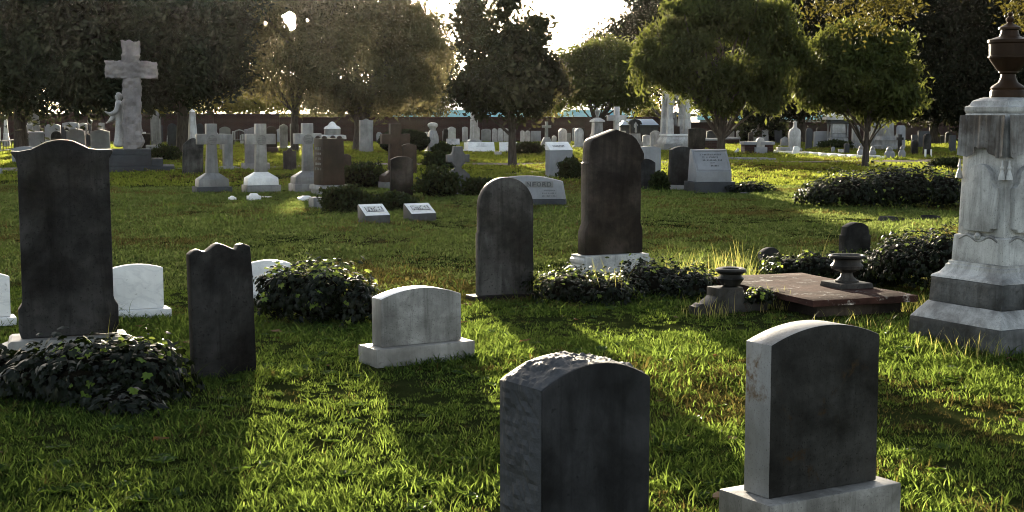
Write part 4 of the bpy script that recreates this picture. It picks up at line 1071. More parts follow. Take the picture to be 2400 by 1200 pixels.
# ---------------------------------------------------------------- graves of the back rows
FAR = [
 # label, xl, xr, y foot, y top, top shape, material, yaw, depth, tilt, base(width factor, px high)
 ("white marble stone showing as a sliver at the left edge", -24, 3, 356, 297, seg_top(0.1), "marble", 15, 0.1, None, None),
 ("pale wide stone with low curved top behind the panelled column base", 106, 144, 347, 290, seg_top(0.12), "granite", 10, 0.2, None, None),
 ("squat blackened round-topped stone peeping over the tall left stone's crest", 120, 146, 352, 307, round_top(), "soot", 18, 0.12, None, None),
 ("dark small round stone half hidden left of the gabled grey stones", 145, 159, 345, 297, round_top(), "granite_dark", 15, 0.1, None, None),
 ("pale monument block with curved cornice among the left back rows", 147, 187, 340, 286, seg_top(0.08), "granite", 10, 0.3, None, (1.15, 8)),
 ("blue-grey gabled headstone, the wider one left of the granite cross", 157, 201, 362, 301, gable_top(0.12), "granite", 8, 0.14, None, None),
 ("blue-grey gabled headstone standing next to the statue", 213, 259, 362, 303, gable_top(0.12), "granite", 8, 0.14, None, None),
 ("long low grey stone with curved top left of the tall blackened stone", 28, 92, 386, 343, seg_top(0.1), "granite", -8, 0.16, None, None),
 ("grey stone with rounded top in the shade behind the statue", 186, 206, 338, 288, seg_top(0.15), "marble_grey", 10, 0.12, None, None),
 ("dark little round stone between the two gabled headstones", 200, 214, 350, 314, round_top(), "granite_dark", 10, 0.1, None, None),
 ("tiny pale stone in shade left of the statue's hands", 232, 246, 335, 288, flat_top(), "marble_grey", 10, 0.12, None, None),
 ("grey stone with arched hood just right of the granite cross steps", 393, 416, 346, 289, round_top(), "granite_dark", 15, 0.16, None, None),
 ("dark arched stone between the hooded stone and the obelisk", 424, 442, 346, 289, round_top(), "granite_dark", 15, 0.16, None, None),
 ("small dark slab before the gothic panelled stone", 367, 383, 338, 294, flat_top(), "granite_dark", 15, 0.12, None, (1.4, 5)),
 ("plain dark block beside the granite cross shaft", 326, 353, 350, 313, flat_top(), "brown_dark", 15, 0.3, None, None),
 ("low white block beyond the clipped bush", 342, 377, 362, 340, flat_top(), "granite", 8, 0.3, None, None),
 ("leaning dark pointed headstone in front of the pale obelisk", 427, 476, 411, 323, lambda u: 0.36 * abs(u) ** 1.5, "soot_pale", 20, 0.12, (0, 2), None),
 ("dark pale-rimmed arch-topped stone behind the first marble cross", 461, 478, 345, 289, round_top(), "granite_dark", 15, 0.12, None, None),
 ("grey marble pillar stone behind the first marble cross", 522, 547, 398, 315, flat_top(), "marble_grey", 30, 0.2, None, (1.45, 8)),
 ("rounded pale stone behind the grey marble pillar", 515, 541, 352, 297, seg_top(0.2), "granite", 12, 0.14, None, None),
 ("stout granite pillar with white cap left of the middle cross", 574, 624, 398, 298, ogee_top(0.1, 0.9), "granite_pink", 12, 0.36, None, (1.32, 15)),
 ("domed brown stone right of the middle cross", 622, 650, 357, 296, lambda u: 0.5 - 0.5 * math.sqrt(max(0, 1 - u * u)) , "brown", 12, 0.2, None, (1.2, 12)),
 ("narrow dark stone with pointed centre between two marble crosses", 664, 695, 401, 345, ogee_top(0.3, 0.55), "brown_dark", 12, 0.1, None, None),
 ("slim pale obelisk stump, left of a thin tree trunk", 656, 675, 352, 290, gable_top(0.3), "marble_grey", 15, 0.15, None, (1.5, 8)),
 ("slim pale obelisk stump, right of a thin tree trunk", 680, 700, 352, 284, gable_top(0.4), "marble_grey", 15, 0.15, None, (1.5, 8)),
 ("brown curved-top stone half hidden by the sandstone monument", 797, 824, 403, 361, seg_top(0.2), "brown", 22, 0.12, None, None),
 ("small dark block at the sandstone monument's right foot", 804, 829, 432, 409, flat_top(), "brown_dark", 22, 0.2, None, None),
 ("tall narrow grey slab with notched top before the big dark trunk", 841, 874, 359, 278, ogee_top(0.12, 0.6), "marble_grey", 14, 0.12, (0, 1), None),
 ("brown curved-top stone standing behind its twin beside the brown cross", 938, 977, 408, 337, seg_top(0.13), "brown", 20, 0.1, None, None),
 ("brown curved-top stone, the nearer one in front of the brown cross", 914, 969, 462, 366, seg_top(0.15), "brown_dark", 20, 0.1, None, None),
 ("pale slim rounded stone left of the white broken column", 1083, 1097, 334, 297, seg_top(0.2), "marble_far", 10, 0.14, None, None),
 ("pale stone with swollen top in the back row, right of the draped stone", 1049, 1068, 336, 297, seg_top(0.25), "marble_far", 10, 0.14, None, None),
 ("grey little stone behind the small slanted white stone", 1037, 1049, 332, 305, seg_top(0.2), "marble_grey", 10, 0.1, None, None),
 ("pale double-topped stone low in front of the brick wall", 1128, 1151, 333, 302, seg_top(0.12), "marble_grey", 10, 0.1, None, None),
 ("white rounded stone, first of three left of the lawn tree", 1153, 1165, 333, 301, round_top(), "marble_far", 10, 0.12, None, None),
 ("white rounded stone, middle of three left of the lawn tree", 1166, 1179, 333, 300, round_top(), "marble_far", 10, 0.12, None, None),
 ("white rounded stone, last of three left of the lawn tree", 1180, 1193, 333, 301, round_top(), "marble_far", 10, 0.12, None, None),
 ("white upright stone half hidden by the lawn tree's trunk", 1200, 1208, 333, 303, flat_top(), "marble_far", 10, 0.12, None, None),
 ("pale round stone, left of a touching pair right of the lawn tree", 1219, 1230, 334, 306, round_top(), "marble_far", 10, 0.12, None, None),
 ("pale round stone, right of a touching pair right of the lawn tree", 1231, 1243, 334, 306, round_top(), "marble_far", 10, 0.12, None, None),
 ("long pale low stone behind the shrub right of the lawn tree", 1244, 1268, 332, 307, flat_top(), "granite", 10, 0.12, None, None),
 ("arched white stone, left of two before the dark wall", 1308, 1329, 346, 301, round_top(), "marble_far", 12, 0.13, None, (1.3, 6)),
 ("arched white stone, right of two before the dark wall", 1346, 1368, 347, 300, round_top(), "marble_far", 12, 0.13, None, (1.3, 6)),
 ("pale low stone with white shoulder right of the niche monument", 1505, 1525, 345, 316, seg_top(0.15), "marble_far", 10, 0.2, None, None),
 ("white stone with rounded top behind the purple flowers", 1523, 1549, 350, 306, seg_top(0.25), "marble_far", 8, 0.16, None, (1.2, 7)),
 ("broad dark brown slab right of the white gothic monument", 1612, 1653, 356, 300, seg_top(0.06), "brown_dark", 8, 0.2, None, None),
 ("white-capped grave block behind the desk stone", 1655, 1686, 336, 305, seg_top(0.12), "granite_dark", 8, 0.2, None, (1.2, 7)),
 ("small white-topped stone right of the vase-shaped tree trunk", 1705, 1721, 332, 305, seg_top(0.2), "marble_far", 8, 0.2, None, None),
 ("tiny white-topped stone left of the twin dark trunks", 1725, 1734, 332, 306, seg_top(0.2), "marble_far", 8, 0.2, None, None),
 ("grey slab with flat top leaning in shade beyond the brick tomb", 1816, 1834, 338, 305, flat_top(), "granite_dark", -12, 0.1, (0, -3), None),
 ("pale stepped stone leaning on the finial headstone", 1829, 1850, 345, 320, gable_top(0.3), "marble_grey", 10, 0.16, None, (1.3, 5)),
 ("small white slab tilted over before the finial headstone", 1855, 1871, 364, 342, seg_top(0.2), "marble", 14, 0.06, (0, 16), None),
 ("tall dark round-topped stone against the dark trunk", 1887, 1904, 352, 300, round_top(), "granite_dark", 10, 0.12, None, None),
 ("wide grey panelled stone left of the sarcophagus monument", 1906, 1946, 346, 307, seg_top(0.05), "granite", 4, 0.2, None, None),
 ("low white stone inside the kerbed plot", 1964, 1980, 358, 350, flat_top(), "marble_far", 10, 0.2, None, None),
 ("rounded small grey stone inside the kerbed plot", 1948, 1957, 358, 344, round_top(), "granite", 10, 0.1, None, None),
 ("dark squat stone with bright cap inside the kerbed plot", 1977, 1991, 360, 336, seg_top(0.2), "granite_dark", 10, 0.2, None, None),
 ("blackened narrow stone, the shorter of two right of the kerbed plot", 2134, 2151, 364, 328, round_top(), "soot", 12, 0.14, None, None),
 ("blackened tall rounded stone, the higher of two right of the kerbed plot", 2162, 2182, 366, 313, round_top(), "soot", 12, 0.14, None, None),
 ("tall grey square-topped stone behind the blackened pair", 2150, 2179, 346, 307, flat_top(), "granite_dark", 8, 0.2, None, None),
 ("lower grey stone left of the tall square-topped one", 2135, 2152, 344, 316, flat_top(), "granite_dark", 8, 0.2, None, None),
 ("rounded grey stone in shade left of the urn monument", 2214, 2231, 340, 309, round_top(), "granite_dark", 10, 0.2, None, None),
 ("grey slab leaning against the rounded stone near the urn monument", 2203, 2216, 338, 317, flat_top(), "granite_dark", 10, 0.2, (0, -10), None),
 ("dark block with white cap touching the urn monument's edge", 2223, 2240, 358, 317, flat_top(), "granite_dark", 12, 0.2, None, None),
 ("thin white footstone before the blackened rounded stone, left one", 2166, 2171, 370, 350, flat_top(), "marble", 10, 0.05, None, None),
 ("thin white footstone before the blackened rounded stone, right one", 2180, 2184, 369, 350, flat_top(), "marble", 10, 0.05, None, None),
]
for lab, xl, xr, yb, yt, tp_, mt, yw_, t_, ti_, ba_ in FAR:
    stoneslab(lab, xl, xr, yb, yt, tp_, mt, yaw=yw_, t=t_, tilt=ti_ or (0, 0), base=ba_)

def stack(name, label, cat, xc, yb, levels, mat, yaw=15, extra=None, square=True, seg=20):
    """levels: list of parts; each (part name, [(half width px, y px), ...], square, material)"""
    p = G(xc, yb)
    s = p.y / FPX
    kx = abs(p.x / p.y)
    k = 1.0 / (math.cos(R(yaw)) + abs(math.sin(R(yaw)) - 0) * 0.55)
    parts = []
    for pn, prof, sq, mt in levels:
        bm = bmesh.new()
        pr = [(hw * s * (k if sq else 1.0), top_z(xc, y, p.y) if y < yb else -0.05) for hw, y in prof]
        bm_lathe(bm, pr, seg, square=sq)
        parts.append((pn, finish(bm, 0.006 if sq else 0, angle=40), M[mt]))
    return thing(name, label, cat, (p.x, p.y + 0.2, 0), yaw, parts, foot=(0.5, 0.5))

stack("obelisk", "slim white obelisk with ball tip behind the iron fence", "obelisk", 12, 345, [("base", [(9, 345), (9, 330), (7, 322), (6, 312)], True, "marble_far"), ("shaft", [(5.5, 312), (3.5, 275)], True, "marble_far"), ("ball", [(1, 275), (4, 272), (4, 269), (1, 267)], False, "marble")], "marble_far")
stack("obelisk", "thin pale monument shaft standing behind the rounded column", "obelisk", 71, 346, [("base", [(15, 346), (15, 293)], True, "marble_grey"), ("ledge", [(9, 293), (9, 289), (5.5, 287)], True, "marble_far"), ("shaft", [(5, 287), (5, 230), (5.5, 229), (4, 226), (3, 220)], True, "marble_grey")], "marble_grey")
stack("column_monument", "grey square column with rounded top on a panelled pedestal", "monument", 83, 352, [("pedestal", [(22, 352), (22, 345), (19, 343), (19, 315), (21, 312), (20, 308)], True, "granite"), ("column", [(9.5, 307), (8.6, 232), (7.5, 227), (4, 225)], True, "marble_grey")], "granite", yaw=20)
stack("obelisk", "pale stone obelisk rising behind the leaning dark headstone", "obelisk", 450, 366, [("base", [(16, 366), (15, 336), (12, 334)], True, "marble_grey"), ("shaft", [(10.8, 334), (6.4, 262)], True, "marble_far"), ("tip", [(7, 262), (1, 255)], True, "marble")], "marble", yaw=30)
stack("urn_pillar", "dark slim pillar with ball near the statue", "monument", 210, 346, [("pillar", [(6, 346), (6, 312), (4, 310), (4, 292)], True, "granite_dark"), ("ball", [(2, 292), (6, 287), (6, 283), (2, 280)], False, "marble_grey")], "granite_dark")
stack("tiered_monument", "pale tiered pedestal monument capped like a lid, behind the sandstone monument", "monument", 778, 372, [("pedestal", [(24, 372), (24, 326)], True, "marble_grey"), ("cornice", [(31, 326), (30, 318), (24, 316)], True, "marble_far"), ("drum", [(19, 316), (19, 302)], False, "marble_grey"), ("lid", [(20, 302), (17, 297), (10, 294), (8, 290), (5, 287), (1, 285)], False, "marble")], "marble", yaw=20)
stack("draped_monument", "pale monument topped by a draped urn, right of the clipped round shrub", "monument", 1014, 358, [("pedestal", [(20, 358), (19, 354), (16, 352), (12, 318), (8, 306)], True, "marble_grey"), ("draped_urn", [(6, 307), (8, 300), (12, 296), (12, 291), (8, 288), (3, 287)], False, "marble_far"), ], "marble", yaw=15)
stack("broken_column", "tall white tapering column before the brick wall, left of the lawn tree", "monument", 1111, 338, [("base", [(17, 338), (16, 330), (12, 327)], True, "marble_far"), ("column", [(10.5, 327), (9, 285), (8, 250), (6, 236)], False, "marble_far")], "marble_far")
stack("urn_pillar", "white pillar stump leaning on the tall tapering column", "monument", 1119, 336, [("pillar", [(5, 336), (4.5, 302), (3, 298)], True, "marble_far")], "marble_far", yaw=25)
stack("urn_monument", "grey hooded monument carrying a small urn, beyond the gabled brown stone", "monument", 1400, 347, [("pedestal", [(16, 347), (15, 318), (12, 312), (11, 287)], True, "marble_grey"), ("hood", [(16, 286), (15, 282), (9, 278), (6, 276)], True, "marble_far"), ("urn", [(4, 276), (3, 272), (6, 264), (6, 259), (3, 256), (2, 252)], False, "marble_grey")], "marble_grey", yaw=20)
stack("tower_monument", "grey tiered monument carrying a lantern, peeping through the right tree's foliage", "monument", 2078, 352, [("plinth", [(24, 352), (24, 342), (21, 340), (21, 331), (22, 328), (20, 325), (19, 318)], True, "marble_grey"), ("die", [(15, 318), (14, 276)], True, "marble_grey"), ("cap", [(17, 276), (13, 268), (5, 256)], True, "marble_grey")], "marble_grey", yaw=12)
stack("pillar_stone", "pale square pillar on a spreading base right of the sarcophagus", "monument", 2007, 350, [("base", [(15, 350), (14, 338), (10, 335)], True, "marble_grey"), ("pillar", [(8, 335), (7.5, 297), (5, 293)], True, "marble_grey")], "marble_grey", yaw=15)
stack("pillar_stone", "pale square pillar half hidden behind the slim right tree trunk", "monument", 2052, 346, [("pillar", [(8, 346), (8, 285), (5, 280)], True, "marble_grey")], "marble_grey", yaw=15)
stack("pillar_stone", "tall grey pillar at the far right of the tiered monument", "monument", 2113, 348, [("pillar", [(9, 348), (8.5, 298), (6, 294)], True, "granite")], "granite", yaw=15)
# ball-topped stones along the kerb
for xc_, yb_, lab in ((2020, 371, "urn-shaped grey stone left of the slim right tree trunk"), (2048, 372, "urn-shaped grey stone just right of the slim right tree trunk"), (2088, 374, "fat ball-shouldered urn stone, largest along the kerb"), (2117, 372, "urn-shaped grey stone ending the kerb at right")):
    k = 1.5 if xc_ == 2088 else 1.0
    stack("urn_stone", lab, "urn", xc_, yb_, [("jar", [(7 * k, yb_), (8 * k, yb_ - 6), (8.4 * k, yb_ - 14), (6 * k, yb_ - 19), (4 * k, yb_ - 21)], False, "granite"), ("lid", [(5 * k, yb_ - 21), (5 * k, yb_ - 24), (3 * k, yb_ - 28), (1, yb_ - 30)], False, "marble_grey")], "granite")

# sarcophagus monument with cornice
p = G(1965, 347); s = p.y / FPX; q = lambda y: top_z(1965, y, p.y)
parts = []
for nm, hw, hd, y0, y1, mt in (("step", 25, 16, 352, 340, "granite"), ("step", 24, 14, 340, 332, "marble_grey"), ("step", 22, 12, 331.5, 323, "marble_grey"), ("chest", 16, 9, 312, 290, "marble_far"), ("frieze", 23, 13, 289.5, 281, "granite_dark"), ("cornice", 33, 18, 280.5, 274, "marble_far")):
    bm = bmesh.new(); bm_box(bm, -hw * s, hw * s, -hd * s, hd * s, q(y0) if y0 < 350 else -0.05, q(y1), 0.02, 0.02); parts.append((nm, finish(bm, 0.01), M[mt]))
bm = bmesh.new(); bm_box(bm, -19 * s, 19 * s, -11 * s, 11 * s, q(322.5), q(312.5), 3 * s, 3 * s); parts.append(("chest_foot", finish(bm, 0.01), M["marble_grey"]))
bm = bmesh.new(); bm_prism(bm, [(-24 * s, q(273.5)), (24 * s, q(273.5)), (22 * s, q(269)), (14 * s, q(265)), (-14 * s, q(265)), (-22 * s, q(269))], -14 * s, 14 * s); parts.append(("lid", finish(bm, 0.015), M["marble"]))
for sx in (-1, 1):
    for sy in (-1, 1):
        bm = bmesh.new(); bm_lathe(bm, [(2.6 * s, q(322)), (2.2 * s, q(318)), (2.0 * s, q(296)), (3.4 * s, q(290.2))], 12, sx * 19.5 * s, sy * 10.5 * s); parts.append(("column", finish(bm), M["marble_grey"]))
thing("sarcophagus_monument", "grand pale sarcophagus monument with columns and broad cornice under the right trees", "monument", (p.x, p.y + 0.2, 0), 8, parts, foot=(0.9, 0.6))

# finial headstone
c, w = fit(1848, 1876, 356, 14, 0.14)
s = c.y / FPX; q = lambda y: top_z(1862, y, c.y)
pts = [(-w / 2, -0.05), (w / 2, -0.05), (w / 2, q(308)), (w / 2 * 0.8, q(303)), (w / 2 * 0.35, q(300)), (3 * s, q(296)), (2.6 * s, q(289)), (4 * s, q(287)), (0, q(284)), (-4 * s, q(287)), (-2.6 * s, q(289)), (-3 * s, q(296)), (-w / 2 * 0.35, q(300)), (-w / 2 * 0.8, q(303)), (-w / 2, q(308))]
bm = bmesh.new(); bm_prism(bm, pts, -0.08, 0.08)
bm2 = bmesh.new(); bm_box(bm2, -w / 2 - 0.2, w / 2 - 0.02, -0.3, -0.09, -0.05, 0.16)
thing("headstone", "white round-shouldered headstone with a finial, beyond the yellow-lit lawn", "headstone", (c.x, c.y, 0), 14, [("tablet", finish(bm, 0.008), M["marble_far"]), ("base", finish(bm2, 0.01), M["marble_far"])], foot=(w, 0.2))

# brick box tomb with a small white arched stone in front
c, w = fit(1733, 1815, 362, 6, 0.7)
hz = top_z(1773, 332, c.y)
bm = bmesh.new(); bm_box(bm, -w / 2 + 0.05, w / 2 - 0.05, -0.33, 0.33, -0.05, hz - 0.121); b1 = finish(bm)
bm = bmesh.new(); bm_box(bm, -w / 2, w / 2, -0.38, 0.38, hz - 0.12, hz); b2 = finish(bm, 0.01)
thing("brick_tomb", "long brick box tomb with grey stone lid behind the small white arched stone", "tomb", (c.x, c.y, 0), 6, [("brick_box", b1, M["brick"]), ("lid", b2, M["granite"])], foot=(w, 0.7))
stoneslab("small white arched stone on a grey base before the brick box tomb", 1771, 1792, 362, 322, round_top(), "marble_far", yaw=12, t=0.13, base=(1.5, 17), bmat="granite")
c, w = fit(1640, 1690, 352, 6, 0.6)
hz = top_z(1665, 324, c.y)
bm = bmesh.new(); bm_box(bm, -w / 2 + 0.05, w / 2 - 0.05, -0.3, 0.3, -0.05, hz - 0.1); b1 = finish(bm)
bm = bmesh.new(); bm_box(bm, -w / 2, w / 2, -0.35, 0.35, hz - 0.099, hz); b2 = finish(bm, 0.01)
pl = []
for sx in (-1, 1):
    bm = bmesh.new(); bm_box(bm, sx * (w / 2 - 0.05) - 0.05, sx * (w / 2 - 0.05) + 0.05, -0.36, -0.305, -0.05, hz - 0.101); pl.append(("corner_post", finish(bm, 0.008), M["marble_far"]))
thing("brick_tomb", "brick box tomb with white corner posts half behind the desk stone", "tomb", (c.x, c.y, 0), 6, [("brick_box", b1, M["brick"]), ("lid", b2, M["granite"])] + pl, foot=(w, 0.6))
c, w = fit(1690, 1735, 338, 4, 0.8)
hz = top_z(1712, 322, c.y)
bm = bmesh.new(); bm_box(bm, -w / 2 + 0.05, w / 2 - 0.05, -0.4, 0.4, -0.05, hz - 0.1); b1 = finish(bm)
bm = bmesh.new(); bm_box(bm, -w / 2, w / 2, -0.45, 0.45, hz - 0.099, hz); b2 = finish(bm, 0.01)
thing("brick_tomb", "far brick box tomb right of the vase-shaped tree's trunk", "tomb", (c.x, c.y, 0), 4, [("brick_box", b1, M["brick"]), ("lid", b2, M["granite"])], foot=(w, 0.8))
# kerbs
def kerb(label, pts_px, n, hgt, mat, wid=0.22):
    pts3 = [G(x, y) for x, y in pts_px]
    parts = []
    for a, b in zip(pts3, pts3[1:]):
        for i in range(n):
            u, v = a.lerp(b, i / n), a.lerp(b, (i + 0.97) / n)
            d = (v - u); L_ = d.length; th = math.atan2(d.y, d.x)
            bm = bmesh.new(); bm_box(bm, 0, L_, -wid / 2, wid / 2, -0.04, hgt * random.uniform(0.9, 1.08), 0.004, 0.02)
            me = finish(bm, 0.012)
            me.transform(Matrix.Translation(u - pts3[0]) @ Matrix.Rotation(th, 4, 'Z'))
            parts.append(("kerb_stone", me, M[mat]))
    thing("plot_kerb", label, "kerb", pts3[0], 0, parts)
kerb("white stone kerb edging the plot under the right-hand trees", [(1812, 361), (1900, 364), (2016, 372), (2070, 374)], 5, 0.14, "marble")
kerb("long low grey kerb in the lawn before the brick box tomb", [(1690, 374), (1818, 376)], 7, 0.09, "granite")
c, w = fit(1815, 1852, 357, 10, 0.4)
bm = bmesh.new(); bm_box(bm, -w / 2, w / 2, -0.25, 0.25, -0.03, 0.1); bm_box(bm, -w / 2 + 0.1, w / 2, -0.2, 0.22, 0.101, 0.22)
thing("stone_slab", "stepped white slabs at the left end of the white kerb", "slab", (c.x, c.y, 0), 10, [("slab", finish(bm, 0.008), M["marble_far"])])
c, w = fit(1716, 1728, 361, 0, 0.05)
bm = bmesh.new(); bm_box(bm, -0.06, 0.06, -0.03, 0.03, -0.03, 0.28)
thing("footstone", "little white stake-like stone leaning hard over on the lit lawn", "footstone", (c.x, c.y, 0.0), 10, [("stake", finish(bm, 0.01), M["marble"])], tilt=(0, 38))

# white slanted stones beyond the ornate cross
slant_marker("white stone with a broad sloping inscribed face, beyond the ornate cross-topped stone", 1096, 1160, 358, 333, 8, 0.35, 0.1, M["marble"], lines=((0.3, 8), (0.25, 8), (0.4, 9)))
slant_marker("white stone with sloping face cut off by the lawn tree's trunk", 1170, 1215, 358, 333, 8, 0.35, 0.1, M["marble"], lines=((0.3, 7),))
slant_marker("small white stone with sloping dark-stained face behind the ornate cross-topped stone", 1046, 1078, 343, 325, 8, 0.3, 0.1, M["marble_far"], lines=((0.4, 6),))
c, w = fit(1086, 1103, 358, 10, 0.2)
stoneslab("white upright block at the left end of the white sloping stone", 1087, 1101, 357, 334, flat_top(), "marble", yaw=10, t=0.2, base=(1.3, 6))

# small stone crosses in the back rows
def small_cross(label, xc, yb, yt, aw, ay0, ay1, sw, mat, base=None, yaw=10, t=0.12, rough=0.0):
    p = G(xc, yb); s = p.y / FPX; q = lambda y: top_z(xc, y, p.y)
    parts = []
    zb = 0.0
    if base:
        bm = bmesh.new(); bm_prism(bm, [(-base[0] * s / 2, -0.05), (base[0] * s / 2, -0.05), (base[0] * s / 2, q(base[1]) * 0.5), (sw * s, q(base[1])), (-sw * s, q(base[1])), (-base[0] * s / 2, q(base[1]) * 0.5)], -t, t); parts.append(("base", finish(bm, 0.01), M[mat]))
        zb = q(base[1]) + 0.001
    bm = bmesh.new(); bm_prism(bm, cross_outline(sw * s * 1.15, sw * s, zb if base else -0.05, q(yt), aw * s, q(ay1), q(ay0), sw * s), -t / 2, t / 2); parts.append(("cross", finish(bm, 0.01), M[mat]))
    thing("grave_cross", label, "cross", (p.x, p.y + 0.1, 0), yaw, parts, foot=(0.4, 0.3))
small_cross("small grey cross on a gabled foot, left of the granite block with bright top", 1281, 352, 285, 21, 294, 300, 6.5, "marble_grey", base=(26, 322))
small_cross("rugged pale stone cross beyond the gabled brown stone", 1445, 352, 250, 44, 270, 283, 11, "marble_far", t=0.3)
small_cross("tiny dark iron cross by the fence at the left", 37, 340, 305, 10, 311, 314, 3, "iron", t=0.05)
small_cross("black little cross right of the tiered monument", 2110, 358, 315, 15, 322, 328, 7, "soot", t=0.15)

# gothic panelled stone, niche monument, low vault, flowers
c, w = fit(354, 379, 345, 14, 0.16)
h = top_z(366, 259, c.y)
bm = bmesh.new(); bm_prism(bm, outline(w, h, lambda u: 0.55 * abs(u) ** 1.7, 18), -0.07, 0.07); t1 = finish(bm, 0.008)
mm_ = []
for x0, x1, z0_, z1_ in ((-0.008, 0.008, 0.3, h * 0.86), (-w * 0.36, w * 0.36, h * 0.6, h * 0.6 + 0.02), (-w * 0.4, -w * 0.34, 0.3, h * 0.82), (w * 0.34, w * 0.4, 0.3, h * 0.82)):
    bm = bmesh.new(); bm_box(bm, x0, x1, -0.085, -0.069, z0_, z1_); mm_.append(("tracery", finish(bm, 0.003), M["marble_far"]))
thing("headstone", "tall gothic pointed stone with window-like tracery right of the granite cross", "headstone", (c.x, c.y, 0), 14, [("tablet", t1, M["marble_grey"])] + mm_, foot=(w, 0.16))

p = G(1488, 348); s = p.y / FPX; q = lambda y: top_z(1488, y, p.y)
parts = []
bm = bmesh.new(); bm_box(bm, -18 * s, 18 * s, -10 * s, 10 * s, -0.05, q(332), 0.02, 0.02); bm_box(bm, -14 * s, 14 * s, -8 * s, 8 * s, q(332) + 0.001, q(313), 2 * s, 1 * s); parts.append(("pedestal", finish(bm, 0.01), M["marble_grey"]))
bm = bmesh.new(); bm_prism(bm, [(-11 * s, q(313) + 0.001), (11 * s, q(313) + 0.001), (11 * s, q(292))] + [(16 * s * math.cos(a), q(292) + 13 * s * math.sin(a)) for a in [math.pi * i / 12 for i in range(13)]] + [(-11 * s, q(292))], -0.14, 0.14); parts.append(("hood", finish(bm, 0.01), M["marble_dirty"]))
bm = bmesh.new(); bm_prism(bm, [(-6 * s, q(312)), (6 * s, q(312)), (6 * s, q(296))] + [(6 * s * math.cos(a), q(296) + 7 * s * math.sin(a)) for a in [math.pi * i / 10 for i in range(11)]] + [(-6 * s, q(296))], -0.17, -0.13); parts.append(("niche", finish(bm, 0.006), M["granite_dark"]))
nm_o = thing("niche_monument", "pale hooded monument with a small figure in its niche", "monument", (p.x, p.y + 0.15, 0), 10, parts, foot=(0.7, 0.4))
fg = skin_figure("figure", [(x * 0.33, y * 0.2, z * 0.33, r * 0.33, r2 * 0.2) for x, y, z, r, r2 in J], Eg, M["marble_far"], parent=nm_o, loc=(0, -0.19, q(312)), sub=1)

p = G(1500, 340); YV = p.y + 4
s = YV / FPX; q = lambda y: top_z(1500, y, YV)
parts = []
bm = bmesh.new(); bm_box(bm, -46 * s, 43 * s, 0, 1.6, -0.05, q(297)); parts.append(("wall", finish(bm, 0.01), M["granite_dark"]))
bm = bmesh.new(); bm_box(bm, -48 * s, 46 * s, -0.12, 1.72, q(297) + 0.001, q(293)); parts.append(("cornice", finish(bm, 0.01), M["granite_dark"]))
bm = bmesh.new(); bm_box(bm, -46 * s, 44 * s, -0.1, 1.7, q(293) + 0.001, q(279), 0.3, 0.6); parts.append(("roof", finish(bm, 0.01), M["lead"]))
bm = bmesh.new(); bm_lathe(bm, [(0.08, q(279)), (0.05, q(277)), (0.13, q(269)), (0.13, q(266)), (0.05, q(264)), (0.02, q(261))], 14, -10 * s, 0.8); parts.append(("finial_urn", finish(bm), M["soot"]))
thing("burial_vault", "low grey burial vault with pale blue sheet roof behind the niche monument", "vault", (AT(1500, 300, YV).x, YV, 0), 0, parts)

p = G(1535, 349); s = p.y / FPX; q = lambda y: top_z(1535, y, p.y)
bm = bmesh.new(); bm_lathe(bm, [(3 * s, q(338)), (5 * s, q(335)), (9 * s, q(327)), (8 * s, q(321)), (4 * s, q(319))], 16)
pot = finish(bm)
bm = bmesh.new()
rd = random.Random(4)
for i in range(26):
    a, r = rd.uniform(0, 6.28), rd.uniform(0, 6 * s)
    mtx = Matrix.Translation((r * math.cos(a), r * math.sin(a), q(319) + rd.uniform(0, 5 * s))) @ Euler((rd.uniform(-1, 1), rd.uniform(-1, 1), a)).to_matrix().to_4x4()
    bmesh.ops.create_circle(bm, cap_ends=True, segments=6, radius=2.2 * s, matrix=mtx)
fl = finish(bm, smooth=False)
bm = bmesh.new(); bm_box(bm, -8 * s, 8 * s, -7 * s, 7 * s, -0.05, q(338) - 0.001, 0.02, 0.02); sd = finish(bm, 0.01)
thing("flower_pot", "dark round pot of purple flowers on a white block beside the gothic monument", "flowers", (p.x, p.y - 0.1, 0), 0, [("pot", pot, M["soot"]), ("flowers", fl, M["petal"]), ("stand", sd, M["marble_far"])])

# gothic tabernacle monument
YT = G(1583, 352).y + 0.5
s = YT / FPX; q = lambda y: top_z(1583, y, YT)
parts = []
bm = bmesh.new(); bm_box(bm, -40 * s, 40 * s, -40 * s, 40 * s, -0.05, q(337)); parts.append(("step", finish(bm, 0.015), M["marble_grey"]))
bm = bmesh.new(); bm_lathe(bm, [(35 * s, q(337) + 0.001), (35 * s, q(332)), (29 * s, q(320)), (28 * s, q(318))], square=True); parts.append(("plinth", finish(bm, 0.01), M["marble_far"]))
bm = bmesh.new(); bm_box(bm, -31 * s, 31 * s, -31 * s, 31 * s, q(318) + 0.001, q(314)); parts.append(("ledge", finish(bm, 0.01), M["marble"]))
for sx in (-1, 1):
    for sy in (-1, 1):
        bm = bmesh.new()
        x, y = sx * 21 * s, sy * 21 * s
        bm_box(bm, x - 7.5 * s, x + 7.5 * s, y - 7.5 * s, y + 7.5 * s, q(314) + 0.001, q(280), 0.6 * s, 0.6 * s)
        bm_box(bm, x - 6.3 * s, x + 6.3 * s, y - 6.3 * s, y + 6.3 * s, q(280) + 0.001, q(250), 0.5 * s, 0.5 * s)
        bm_box(bm, x - 5.3 * s, x + 5.3 * s, y - 5.3 * s, y + 5.3 * s, q(250) + 0.001, q(212), 0.5 * s, 0.5 * s)
        parts.append(("pier", finish(bm, 0.006), M["marble_far"]))
        bm = bmesh.new(); bm_box(bm, x - 4.6 * s, x + 4.6 * s, y - 4.6 * s, y + 4.6 * s, q(212) + 0.001, q(180), 4.2 * s, 4.2 * s); parts.append(("pinnacle", finish(bm, 0.003), M["marble_far"]))
